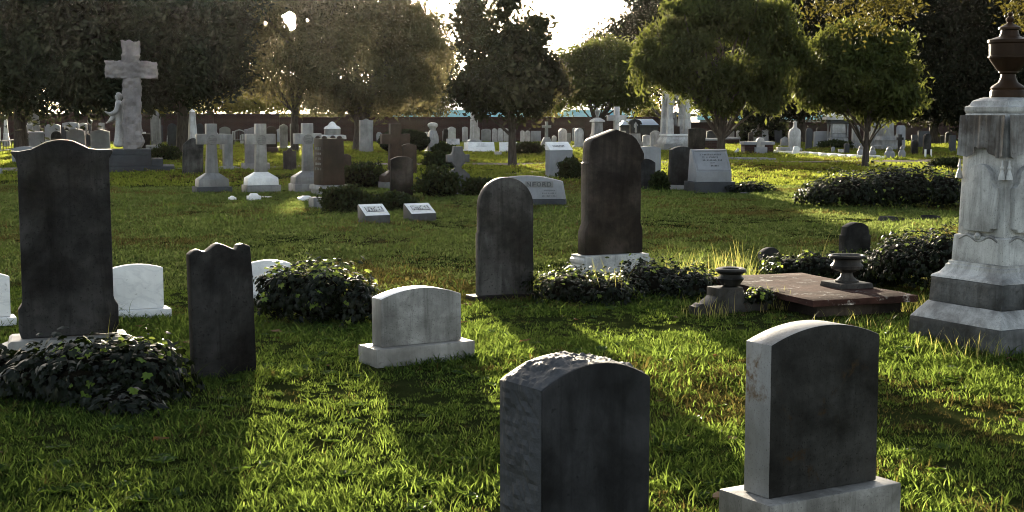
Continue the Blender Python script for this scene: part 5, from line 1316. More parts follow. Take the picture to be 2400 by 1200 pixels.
for k in range(4):
    # pointed arch under a gable: two halves so that the opening stays free
    mtx = Matrix.Rotation(k * math.pi / 2, 4, 'Z')
    bm = bmesh.new()
    hw = 15.2 * s
    arch = [(hw * 0.78, q(252)), (hw * 0.74, q(245)), (hw * 0.58, q(238)), (hw * 0.35, q(232)), (0, q(226))]
    for sx in (-1, 1):
        o_ = [(hw, q(252)), (hw, q(228)), (hw * 0.55, q(212)), (0, q(196))]
        poly = [(sx * x, z) for x, z in o_ + arch[::-1]]
        if sx > 0: poly = poly
        bm_prism(bm, poly, -22 * s, -17 * s)
    me = finish(bm, 0.004); me.transform(mtx); parts.append(("gable_arch", me, M["marble_far"]))
bm = bmesh.new(); bm_lathe(bm, [(19 * s, q(222)), (15 * s, q(205)), (9 * s, q(180)), (4 * s, q(150)), (0.5 * s, q(128))], 8); parts.append(("spire", finish(bm, 0.005), M["marble_far"]))
bm = bmesh.new(); bm_box(bm, -8 * s, 8 * s, -8 * s, 8 * s, q(314) + 0.001, q(296), 0.01, 0.01); parts.append(("inner_pedestal", finish(bm, 0.01), M["brown"]))
gt = thing("gothic_monument", "tall white gothic canopy monument with pinnacles sheltering a small statue", "monument", (AT(1583, 340, YT).x, YT, 0), 12, parts, foot=(1.4, 1.4))
k = (q(255) - q(296)) / 1.75
skin_figure("figure", [(x * k, y * k, z * k, r * k, r2 * k) for x, y, z, r, r2 in J], Eg, M["marble_grey"], parent=gt, loc=(0, 0, q(296)), sub=1)

# iron plot fence at the left and the iron seat by the wall
a, b = G(-30, 366), G(66, 352)
d = b - a; L_ = d.length; th = math.atan2(d.y, d.x)
zt3 = top_z(30, 328, (a.y + b.y) / 2)
parts = []
for nm, z in (("top_rail", zt3), ("bottom_rail", 0.16)):
    bm = bmesh.new(); bm_box(bm, 0, L_, -0.02, 0.02, z - 0.035, z); parts.append((nm, finish(bm, 0.004), M["iron"]))
for i in range(15):
    x = L_ * (i + 0.5) / 15
    bm = bmesh.new(); bm_tube(bm, [(x, 0, 0.1), (x, 0, zt3)], [0.012, 0.012], 6)
    for sg in (-1, 1):
        bm_tube(bm, [(x, 0, 0.3), (x + sg * 0.05, 0, 0.38), (x + sg * 0.055, 0, 0.47), (x, 0, 0.55)], [0.012] * 4, 5)
    parts.append(("baluster", finish(bm), M["iron"]))
for x in (0.02, L_ - 0.02):
    bm = bmesh.new(); bm_lathe(bm, [(0.04, -0.05), (0.04, zt3 + 0.12), (0.06, zt3 + 0.15), (0.05, zt3 + 0.2), (0.01, zt3 + 0.25)], 10, x); parts.append(("post", finish(bm), M["iron"]))
thing("iron_fence", "low ornate black iron fence around a plot at the left edge", "fence", a, math.degrees(th), parts)
p = G(561, 342); s = p.y / FPX; q = lambda y: top_z(561, y, p.y)
parts = []
W_ = 26 * s
bm = bmesh.new(); bm_tube(bm, [(-W_ / 2, 0.1, q(310)), (-W_ / 4, 0.1, q(306)), (0, 0.1, q(304.5)), (W_ / 4, 0.1, q(306)), (W_ / 2, 0.1, q(310))], [0.03] * 5, 8); parts.append(("top_rail", finish(bm), M["marble_far"]))
for i in range(7):
    x = -W_ / 2 + W_ * i / 6
    bm = bmesh.new(); bm_tube(bm, [(x, 0.1, q(327)), (x, 0.1, q(307 if 0 < i < 6 else 310))], [0.018, 0.018], 6); parts.append(("slat", finish(bm), M["iron"]))
bm = bmesh.new(); bm_box(bm, -W_ / 2, W_ / 2, -0.35, 0.12, q(329), q(327)); parts.append(("seat", finish(bm, 0.01), M["iron"]))
for sx in (-1, 1):
    for y in (-0.32, 0.09):
        bm = bmesh.new(); bm_tube(bm, [(sx * W_ * 0.47, y, -0.05), (sx * W_ * 0.47, y, q(329))], [0.022, 0.022], 6); parts.append(("leg", finish(bm), M["iron"]))
thing("garden_bench", "dark slat-backed bench against the brick wall left of the middle cross", "bench", (p.x, p.y, 0), 5, parts)

# the crowd of tiny stones along the wall
rf = random.Random(31)
SHAPES = (("round-topped", round_top()), ("curve-topped", seg_top(0.2)), ("square-topped", flat_top()), ("gabled", gable_top(0.25)))
TONES = (("grey", "marble_grey"), ("whitish", "marble_far"), ("blue-grey", "granite"), ("mottled", "marble_cross"), ("dark brown", "brown_dark"))
for x0_, x1_, n_, where in ((160, 420, 7, "behind the statue and granite cross"), (480, 660, 5, "behind the marble crosses"), (870, 1050, 5, "behind the clipped round shrub"), (1290, 1380, 4, "behind the two arched white stones"),
                            (1450, 1560, 4, "near the niche monument"), (1740, 1860, 5, "behind the brick box tomb"), (1900, 2130, 6, "behind the kerbed plot")):
    combos = [(a_, b_) for a_ in TONES for b_ in SHAPES]
    rf.shuffle(combos)
    for i in range(n_):
        (tone, mk), (shp, fn) = combos[i]
        x = x0_ + (x1_ - x0_) * (i + rf.uniform(0.1, 0.9)) / n_
        w_ = rf.uniform(9, 17); yb_ = rf.uniform(331, 340)
        stoneslab("tiny %s %s headstone in the far row %s" % (tone, shp, where), x - w_ / 2, x + w_ / 2, yb_, yb_ - rf.uniform(20, 36), fn, mk, yaw=rf.uniform(4, 16), t=0.14, tilt=(0, rf.uniform(-4, 4)), group="tiny headstones along the far wall")
# ---------------------------------------------------------------- foliage meshes
def quads_mesh(cen, right, up, w, h, tint, mat, bend=0.0):
    """leaf-sized faces: centre, two axes, half sizes; kite shaped so that they do not read as squares"""
    n = len(cen)
    v = np.empty((n, 4, 3))
    v[:, 0] = cen - up * h[:, None]
    v[:, 1] = cen + right * w[:, None]
    v[:, 2] = cen + up * h[:, None]
    v[:, 3] = cen - right * w[:, None]
    if bend:
        nrm = np.cross(right, up)
        v[:, 2] += nrm * (h * bend)[:, None]
    me = bpy.data.meshes.new("m")
    me.vertices.add(n * 4); me.loops.add(n * 4); me.polygons.add(n)
    me.vertices.foreach_set("co", v.reshape(-1).astype(np.float32))
    me.loops.foreach_set("vertex_index", np.arange(n * 4, dtype=np.int32))
    me.polygons.foreach_set("loop_start", np.arange(0, n * 4, 4, dtype=np.int32))
    me.polygons.foreach_set("loop_total", np.full(n, 4, dtype=np.int32))
    me.update(calc_edges=True)
    at = me.attributes.new("tint", 'FLOAT', 'FACE')
    at.data.foreach_set("value", tint.astype(np.float32))
    me.materials.append(mat)
    return me

def rand_axes(n, rng, upbias=0.0, flat=0.0):
    a = rng.normal(size=(n, 3)); a[:, 2] += upbias
    a /= np.linalg.norm(a, axis=1)[:, None]
    b = rng.normal(size=(n, 3)); b[:, 2] *= (1 - flat)
    b -= a * (a * b).sum(1)[:, None]
    b /= np.linalg.norm(b, axis=1)[:, None]
    return b, a

def crown_mesh(blobs, clumps, per, size, mat, seed, spread=0.42, aspect=0.5, upbias=0.0, shell=0.55, gap=0.0, gfreq=0.55, hole=None, flatten=0.75):
    """leaves gathered in clumps spread through a union of ellipsoids, with gaps carved by low noise"""
    rng = np.random.default_rng(seed)
    vol = np.array([b[3] * b[4] * b[5] for b in blobs]) ** 0.75
    cnt = np.maximum(1, (clumps * vol / vol.sum()).astype(int))
    cs, tips = [], []
    for b, k in zip(blobs, cnt):
        d = rng.normal(size=(k, 3)); d /= np.linalg.norm(d, axis=1)[:, None]
        r = (shell ** 3 + (1 - shell ** 3) * rng.random(k)) ** (1 / 3) * (0.76 + 0.34 * rng.random(k) + 0.25 * rng.random(k) ** 5)
        cs.append(np.array(b[:3]) + d * r[:, None] * np.array(b[3:6]))
    cs = np.concatenate(cs)
    if gap > 0:
        keep = np.array([mnoise.noise(Vector(c * gfreq + seed * 3.1)) > -0.55 + gap for c in cs])
        cs = cs[keep]
    tips = cs.copy()
    m = len(cs)
    cen = np.repeat(cs, per, axis=0)
    sc = np.repeat(rng.uniform(0.6, 1.3, m), per)[:, None]
    off = rng.normal(size=(m * per, 3)) * spread * sc
    off[:, 2] *= flatten
    cen = cen + off
    ct = np.repeat(rng.random(m) ** 1.3, per)
    if hole is not None:
        for o, dd, rad in hole:                 # gaps in the leaves towards the low sun
            rel = cen - np.array(o)
            t = rel @ np.array(dd)
            dist = np.linalg.norm(rel - t[:, None] * np.array(dd), axis=1)
            cen = cen[dist > rad]; ct = ct[dist > rad]
    n = len(cen)
    rt, up = rand_axes(n, rng, upbias)
    h = size * rng.uniform(0.7, 1.4, n); w = h * aspect
    base = np.clip(0.75 * ct[:n] + 0.25 * rng.random(n), 0, 1)
    return quads_mesh(cen, rt, up, w, h, base, mat, bend=0.25), tips

def wood_mesh(base, forks, tips, r0, rng_seed, lean=(0, 0), limbs=16, twist=0.25):
    """tapered trunk that divides at forks, with limbs running out to some of the leaf clumps"""
    rd = random.Random(rng_seed)
    bm = bmesh.new()
    top = Vector(forks[-1])
    pts = [Vector(base) + Vector((0, 0, -0.15)), Vector(base) + Vector((0, 0, 0.05))] + [Vector(f) for f in forks]
    n = len(pts)
    rad = [r0 * 1.45, r0 * 1.15] + [r0 * (1 - 0.6 * (i + 1) / max(1, len(forks))) for i in range(len(forks))]
    bm_tube(bm, pts, rad, 10)
    tl = list(tips)
    rd.shuffle(tl)
    for t in tl[:limbs]:
        t = Vector(t)
        # leave the trunk below the target
        cand = [p for p in pts[2:] if p.z < t.z + 0.3] or [pts[2]]
        s = rd.choice(cand)
        mid = s.lerp(t, 0.5) + Vector((rd.uniform(-1, 1), rd.uniform(-1, 1), rd.uniform(0.0, 0.8))) * twist * (t - s).length * 0.5
        q1 = s.lerp(mid, 0.5) + Vector((0, 0, 0.05)); q2 = mid.lerp(t, 0.5)
        rr = r0 * rd.uniform(0.28, 0.45)
        bm_tube(bm, [s, q1, mid, q2, t], [rr, rr * 0.8, rr * 0.55, rr * 0.35, rr * 0.12], 6)
    return finish(bm, 0, angle=60)

def pb(px, py, rx, ry, Y, ry_depth=None):
    """ellipsoid given in photograph pixels at depth Y"""
    c = AT(px, py, Y)
    s = Y / FPX
    return (c.x, Y + (random.uniform(-0.4, 0.4) if ry_depth is None else 0), c.z, rx * s, (ry_depth if ry_depth else rx * s * 0.9), ry * s)

def tree(name, label, base_px, Y, r0, fork_px, blobs, clumps, per, size, mat, seed, group="trees standing among the graves", hole=None, limbs=16, **kw):
    b = AT(base_px, 300, Y); base = Vector((b.x, Y, 0))
    forks = [AT(x, y, Y) - base for x, y in fork_px]
    bl = []
    for q in blobs:
        e = pb(q[0], q[1], q[2], q[3], Y + (q[4] if len(q) > 4 else 0))
        bl.append((e[0] - base.x, e[1] - base.y, e[2], e[3], e[4], e[5]))
    hl = None
    if hole:
        o = Vector((0, 0, CAM_H)) - base
        hl = [(tuple(o), tuple(h_[0]), h_[1]) for h_ in hole]
    cm_, tips = crown_mesh(bl, clumps, per, size, M[mat], seed, hole=hl, **kw)
    wm = wood_mesh((0, 0, 0), [tuple(f) for f in forks], tips, r0, seed, limbs=limbs)
    thing(name, label, "tree", base, 0, [("crown", cm_, M[mat]), ("trunk", wm, M["bark"])], group=group)
    FOOT.append((base.x, base.y, r0 * 1.2, r0 * 1.2, 0))

SUN_VIEW = (ray(680, 45)).normalized()
SUN_HOLE = [(tuple(ray(679, 43).normalized()), 0.29), (tuple(ray(684, 62).normalized()), 0.2)]

SUN_HOLE2 = [(tuple(ray(680, 47).normalized()), 0.9)]
rdh = random.Random(12)
for _ in range(2):
    a_, r_ = rdh.uniform(0, 6.28), 24 + 60 * rdh.random() ** 1.3
    dv = tuple(ray(680 + r_ * math.cos(a_), 45 + r_ * math.sin(a_)).normalized())
    SUN_HOLE.append((dv, rdh.uniform(0.08, 0.13))); SUN_HOLE2.append((dv, rdh.uniform(0.15, 0.24)))
def sprays(x0, x1, ytop, n, hgt, wid, seed):
    """upright leafy shoots along the top outline of a crown"""
    rd = random.Random(seed)
    return [(x0 + (x1 - x0) * (i + rd.uniform(0.2, 0.8)) / n, ytop((i + 0.5) / n) + rd.uniform(-8, 14), wid * rd.uniform(0.7, 1.3), hgt * rd.uniform(0.7, 1.4)) for i in range(n)]
# left evergreens
tree("evergreen_tree", "huge dark evergreen filling the top left corner", 47, 56, 0.24, [(46, 250), (48, 190), (55, 100), (60, -20)],
     [(20, 120, 120, 130), (100, 150, 120, 105, -1), (190, 170, 110, 95), (60, 0, 170, 140), (210, 60, 130, 120), (-40, 180, 70, 60)], 560, 130, 0.14, "needles", 1, shell=0.35, spread=0.42, aspect=0.35, gap=0.02)
tree("evergreen_tree", "broad dark evergreen behind the granite cross", 428, 60, 0.26, [(428, 270), (428, 200), (420, 120), (415, 0)],
     [(330, 150, 120, 100), (420, 120, 130, 120), (300, 30, 150, 120), (460, 10, 130, 120), (500, 160, 70, 75), (250, 190, 70, 65)], 580, 130, 0.14, "needles", 2, shell=0.35, spread=0.42, aspect=0.35, gap=0.05)
# sunlit cedars in the middle
tree("cedar_tree", "feathery olive cedar with the low sun shining through it", 690, 64, 0.16, [(690, 270), (700, 225), (730, 170), (745, 120)],
     [(580, 130, 90, 95), (680, 165, 110, 70), (760, 120, 90, 80), (640, 20, 120, 80), (570, 40, 80, 80), (760, 20, 90, 80), (625, -100, 40, 55), (612, -105, 38, 55), (632, -95, 34, 50), (560, -95, 50, 55)], 380, 120, 0.12, "cedar", 3, shell=0.25, spread=0.36, aspect=0.28, gap=0.18, hole=SUN_HOLE)
tree("cedar_tree", "wide olive cedar with a thick dark trunk right of the sun", 850, 66, 0.42, [(850, 300), (845, 262), (870, 220), (900, 120), (900, 40)],
     [(880, 190, 120, 70), (980, 200, 75, 60), (800, 200, 75, 55), (900, 90, 120, 75), (980, 110, 80, 80), (860, 20, 110, 60), (960, 40, 60, 45)], 360, 120, 0.12, "cedar", 4, shell=0.25, spread=0.34, aspect=0.3, gap=0.22)
# lawn tree with spires
tree("magnolia_tree", "dark spiky-topped tree on the lawn with a straight slim trunk", 1201, 46.5, 0.13, [(1200, 320), (1198, 260), (1196, 200), (1192, 110), (1188, 30)],
     [(1190, 195, 105, 65), (1120, 190, 55, 60), (1265, 195, 60, 55), (1200, 120, 60, 60), (1112, 70, 46, 75), (1193, 25, 24, 70), (1262, 100, 32, 62), (1235, 150, 60, 45), (1150, 245, 60, 30), (1100, 10, 30, 30), (1080, 235, 26, 26), (1230, 245, 50, 25)],
     330, 80, 0.1, "magnolia", 5, shell=0.25, spread=0.19, aspect=0.5, gap=0.05, flatten=0.9)
# round low tree
tree("spreading_tree", "rounded fine-leaved tree with many slanting stems above the arched white stones", 1398, 76, 0.16, [(1398, 300), (1396, 285)],
     [(1410, 200, 105, 55), (1360, 170, 70, 55), (1460, 175, 70, 60), (1420, 140, 75, 45), (1480, 225, 45, 35), (1330, 220, 40, 35)], 240, 130, 0.12, "elm", 6, shell=0.3, spread=0.3, aspect=0.4, gap=0.0, limbs=22)
# vase shaped near tree
tree("vase_shaped_tree", "big fine-leaved vase-shaped tree behind the desk stone", 1690, 45, 0.15, [(1690, 330), (1691, 292), (1690, 265)],
     [(1690, 150, 150, 90), (1570, 150, 80, 70), (1800, 160, 75, 80), (1620, 60, 85, 60), (1720, 30, 110, 60), (1810, 70, 75, 70), (1690, 225, 70, 38), (1770, 225, 80, 40), (1545, 120, 45, 50), (1640, 20, 50, 40), (1600, 178, 60, 30), (1660, -20, 30, 50), (1760, -30, 35, 55), (1850, 120, 40, 50)] + sprays(1505, 1870, lambda u: 130 - 150 * math.sin(math.pi * u) ** 0.6, 16, 38, 13, 5),
     330, 130, 0.1, "elm", 7, shell=0.35, spread=0.2, aspect=0.34, upbias=0.9, gap=0.2, gfreq=0.8, limbs=34)
tree("vase_shaped_tree", "slender tree with sunlit upright sprays left of the urn monument", 2030, 45.5, 0.11, [(2030, 350), (2031, 310), (2030, 270), (2028, 200)],
     [(2020, 190, 120, 75), (1930, 170, 65, 65), (2090, 190, 60, 70), (2000, 110, 90, 55), (2060, 110, 60, 45), (1900, 210, 35, 35), (2045, 258, 55, 30), (2100, 250, 45, 32), (1985, 240, 40, 22)] + sprays(1880, 2130, lambda u: 150 - 75 * math.sin(math.pi * u) ** 0.7, 13, 34, 12, 6),
     270, 130, 0.1, "elm", 8, shell=0.35, spread=0.19, aspect=0.34, upbias=0.9, gap=0.2, gfreq=0.8, limbs=28)
# dark background trees at right
for k, (lab, bx, Y, blobs, cl) in enumerate((
    ("dark leafy tree rising behind the rounded low tree", 1560, 108, [(1560, 70, 110, 85), (1450, 95, 70, 45), (1400, 110, 40, 25), (1620, 0, 110, 90), (1530, 150, 80, 70), (1500, 30, 60, 50)], 340),
    ("dark twin-trunked tree in the shade behind the brick box tomb", 1785, 80, [(1800, 170, 110, 80), (1850, 60, 110, 110), (1760, 250, 60, 30), (1740, 80, 90, 90)], 420),
    ("dark tree with a straight trunk beside the finial headstone", 1878, 84, [(1880, 160, 90, 90), (1950, 60, 110, 110), (1870, 245, 60, 25)], 360),
    ("deep green tree filling the gap left of the urn monument", 2190, 78, [(2190, 150, 100, 100), (2150, 40, 90, 80), (2240, 30, 100, 90), (2140, 240, 60, 35), (2250, 230, 80, 45)], 420),
    ("deep green tree behind the rust brown urn", 2330, 74, [(2330, 150, 110, 110), (2350, 20, 120, 90), (2420, 150, 90, 120), (2300, 240, 90, 40), (2420, 240, 80, 50)], 480),
    ("dark tree in the far right background behind the kerbed plot", 2060, 105, [(2060, 130, 110, 90), (2000, 50, 80, 80), (2110, 30, 60, 60), (2040, 230, 90, 35)], 280))):
    tree("shade_tree", lab, bx, Y, 0.28, [(bx, 290), (bx + 2, 230), (bx + 4, 150), (bx + 6, 60)], blobs, int(cl * 0.9), 120, 0.13, "backdark", 20 + k, group="dark trees at the back", shell=0.25, spread=0.48, aspect=0.5, gap=0.03, limbs=10)
# trees beyond the wall catching the light
for k, (lab, bx, Y, blobs, mt, cl, gp) in enumerate((
    ("sunlit yellow-green tree beyond the brick wall behind the middle cross", 600, 108, [(600, 235, 60, 28), (520, 240, 55, 28), (660, 238, 40, 24)], "sunleaf", 150, 0.15),
    ("sunlit yellowish tree beyond the wall right of the granite cross", 400, 105, [(400, 245, 40, 20), (360, 250, 25, 14), (445, 240, 35, 26)], "sunleaf", 90, 0.15),
    ("dark thicket beyond the wall behind the statue", 250, 106, [(250, 235, 70, 34), (190, 240, 40, 26), (310, 238, 50, 30)], "backdark", 200, 0.0),
    ("dark thicket beyond the wall behind the middle crosses", 560, 116, [(480, 215, 70, 50), (570, 210, 60, 45), (660, 215, 60, 45)], "cedar", 260, 0.06),
    ("dark thicket beyond the wall behind the big dark trunk", 800, 112, [(760, 238, 60, 32), (850, 240, 60, 32), (930, 238, 60, 34), (1010, 232, 50, 36)], "cedar", 300, 0.02),
    ("dark thicket beyond the lowest brick wall at right", 1720, 118, [(1680, 235, 70, 34), (1780, 240, 60, 34), (1600, 200, 60, 60)], "backdark", 160, 0.1),
    ("dark thicket beyond the lowest brick wall near the urn monument", 2100, 116, [(1960, 240, 70, 45), (2080, 235, 80, 50), (2200, 235, 90, 50), (2330, 235, 90, 55)], "backdark", 420, 0.0),
    ("sunlit foliage beyond the wall at the far left", 10, 104, [(20, 235, 45, 30), (75, 240, 30, 20), (-40, 200, 60, 60)], "sunleaf", 110, 0.15),
    ("tall thin-leaved tree beyond the wall above the middle crosses", 700, 125, [(640, 80, 90, 90), (740, 40, 90, 70), (560, 60, 80, 90), (830, 110, 70, 60)], "cedar", 620, 0.02),
    ("tall thin-leaved tree beyond the wall left of the spiky-topped lawn tree", 1000, 122, [(990, 130, 60, 75), (930, 60, 70, 60), (1040, 170, 45, 60)], "cedar", 420, 0.05),
    ("little bright green conifer beyond the low vault", 1522, 120, [(1522, 262, 20, 14), (1518, 248, 12, 12), (1530, 275, 26, 10)], "sunleaf", 60, 0.0),
    ("pale green small tree before the warehouse roof", 1275, 118, [(1275, 250, 28, 18), (1270, 235, 18, 14)], "sunleaf", 60, 0.0))):
    tree("background_tree", lab, bx, Y, 0.16, [(bx, 285), (bx + 1, 262), (bx + 2, 245)], blobs, cl, 55, 0.12, mt, 40 + k, group="trees beyond the brick wall", shell=0.2, spread=0.5, aspect=0.5, gap=gp, limbs=8, hole=SUN_HOLE2)
# large-leaved tree whose branches hang in at the top right; its trunk stands out of frame
b0 = AT(2640, 300, 27)
bl = []
for x, y, rx, ry in ((2000, -20, 90, 40), (1950, 20, 50, 25), (2060, 40, 55, 45), (2100, 0, 60, 40), (2020, 75, 40, 35), (2380, 10, 40, 40), (2390, 55, 22, 22), (2420, -40, 90, 60), (2240, -70, 160, 50), (2560, -120, 160, 120)):
    e = pb(x, y, rx, ry, 27, 0.5); bl.append((e[0] - b0.x, e[1] - 27, e[2], e[3], e[4], e[5]))
cm_, tips = crown_mesh(bl, 150, 34, 0.045, M["overhang"], 60, shell=0.2, spread=0.16, aspect=0.45, gap=0.1)
fk = [AT(x, y, 27) - Vector((b0.x, 27, 0)) for x, y in ((2640, 150), (2620, 0), (2560, -120), (2400, -200))]
high = [t for t in tips if t[2] > AT(0, -25, 27).z]
tree_w = wood_mesh((0, 0, 0), [tuple(f) for f in fk], high, 0.16, 61, limbs=14, twist=0.5)
thing("leafy_tree", "tree whose yellow-green leaves hang into the top right of the view", "tree", (b0.x, 27, 0), 0, [("crown", cm_, M["overhang"]), ("trunk", tree_w, M["bark"])], group="trees standing among the graves")

# ---------------------------------------------------------------- shrubs, ivy
def shrub(name, label, px, py, rx, ry, Y=None, n=2600, size=0.04, mat="shrub", seed=0, depth=None, clipped=False, cat="shrub", group=None):
    Y = Y or G(px, py + ry).y
    s = Y / FPX
    c = AT(px, py + ry, Y)
    w, h = rx * s, 2 * ry * s
    d = depth or w * 0.8
    rng = np.random.default_rng(seed + 100)
    core = bmesh.new(); bmesh.ops.create_icosphere(core, subdivisions=3, radius=1.0)
    for v in core.verts:
        k = 0.82 * (1 + 0.18 * mnoise.noise(v.co * 2.2 + Vector((seed, 0, 0))))
        v.co = Vector((v.co.x * w * k, v.co.y * d * k, max(-0.05, (v.co.z * 0.5 + 0.42) * h * k)))
    cmesh = finish(core, 0, angle=180)
    dd = rng.normal(size=(n, 3)); dd /= np.linalg.norm(dd, axis=1)[:, None]
    bump_ = np.array([mnoise.noise(Vector(q * 2.6 + seed)) for q in dd]) * (0.08 if clipped else 0.55)
    rr = (0.86 + (0.06 if clipped else 0.4) * rng.random(n) ** 2 + bump_)
    cen = dd * rr[:, None] * np.array([w, d, h * 0.5]) + np.array([0, 0, h * 0.45])
    cen = cen[cen[:, 2] > -0.02]
    m = len(cen)
    rt, up = rand_axes(m, rng, 0.5)
    hh = size * rng.uniform(0.6, 1.4, m)
    fm = quads_mesh(cen, rt, up, hh * 0.5, hh, rng.random(m), M[mat], 0.3)
    return thing(name, label, cat, (c.x, Y + d * 0.3, 0), 0, [("foliage", fm, M[mat]), ("branches", cmesh, M["stem"])], group=group, foot=(w * 1.2, d * 1.2))

shrub("clipped_bush", "low round dark bush right of the granite cross steps", 386, 360, 32, 18, n=2400, size=0.045, seed=1)
shrub("round_shrub", "large clipped dark green shrub behind the brown cross", 946, 308, 66, 31, Y=62, n=9000, size=0.05, mat="needles", seed=2, clipped=True)
for k, (px, py, rx, ry, lab) in enumerate((
    (848, 412, 52, 30, "dark ragged shrub between the sandstone monument and the brown cross"),
    (1030, 430, 46, 34, "dark ragged shrub against the ornate cross-topped stone"),
    (1034, 376, 34, 20, "dark low shrub behind the ornate cross-topped stone"),
    (808, 466, 48, 30, "straggly dark shrub at the sandstone monument's foot"),
    (916, 474, 48, 19, "low dark shrub behind the FATHER and MOTHER blocks"),
    (1124, 440, 36, 20, "dark shrub between the ornate cross-topped stone and NFORD tablet"),
    (1040, 350, 24, 12, "small dark bush before the draped monument"),
    (1236, 349, 32, 14, "low dark shrub right of the lawn tree"),
    (1338, 397, 26, 24, "dark leafy plant at the granite block's right foot"),
    (1545, 428, 18, 22, "dark tuft of leaves beside the small dark round-topped stone"),
    (1768, 304, 38, 26, "black-green bush under the twin dark trunks"),
    (1818, 302, 28, 30, "tall black-green bush left of the finial headstone"),
    (2215, 383, 28, 14, "square dark clipped hedge beside the urn monument"),
    (1960, 340, 34, 10, "dark low plants before the sarcophagus monument"))):
    shrub("shrub", lab, px, py, rx, ry, n=2200, size=0.045 if py > 390 else 0.06, seed=10 + k, group="shrubs among the graves")

LEAF = [(0, 0), (0.28, -0.18), (0.5, 0.02), (0.34, 0.26), (0.42, 0.52), (0.16, 0.5), (0, 0.95), (-0.16, 0.5), (-0.42, 0.52), (-0.34, 0.26), (-0.5, 0.02), (-0.28, -0.18)]
def ivy_leaf(size):
    bm = bmesh.new()
    c = bm.verts.new((0, 0.28 * size, 0.0))
    vs = [bm.verts.new((x * size, y * size, -0.18 * size * abs(x) * 2 - 0.12 * size * y * y)) for x, y in LEAF]
    for i in range(len(vs)): bm.faces.new((c, vs[i], vs[(i + 1) % len(vs)]))
    me = bpy.data.meshes.new("m"); bm.to_mesh(me); bm.free()
    return me
def leaf_frame(nrm, rng):
    z = Vector(nrm).normalized()
    down = Vector((rng.normal() * 0.5, rng.normal() * 0.5, -1.0))
    y = (down - z * down.dot(z))
    if y.length < 1e-3: y = z.orthogonal()
    y.normalize()
    x = y.cross(z)
    return Matrix((x, y, z)).transposed()

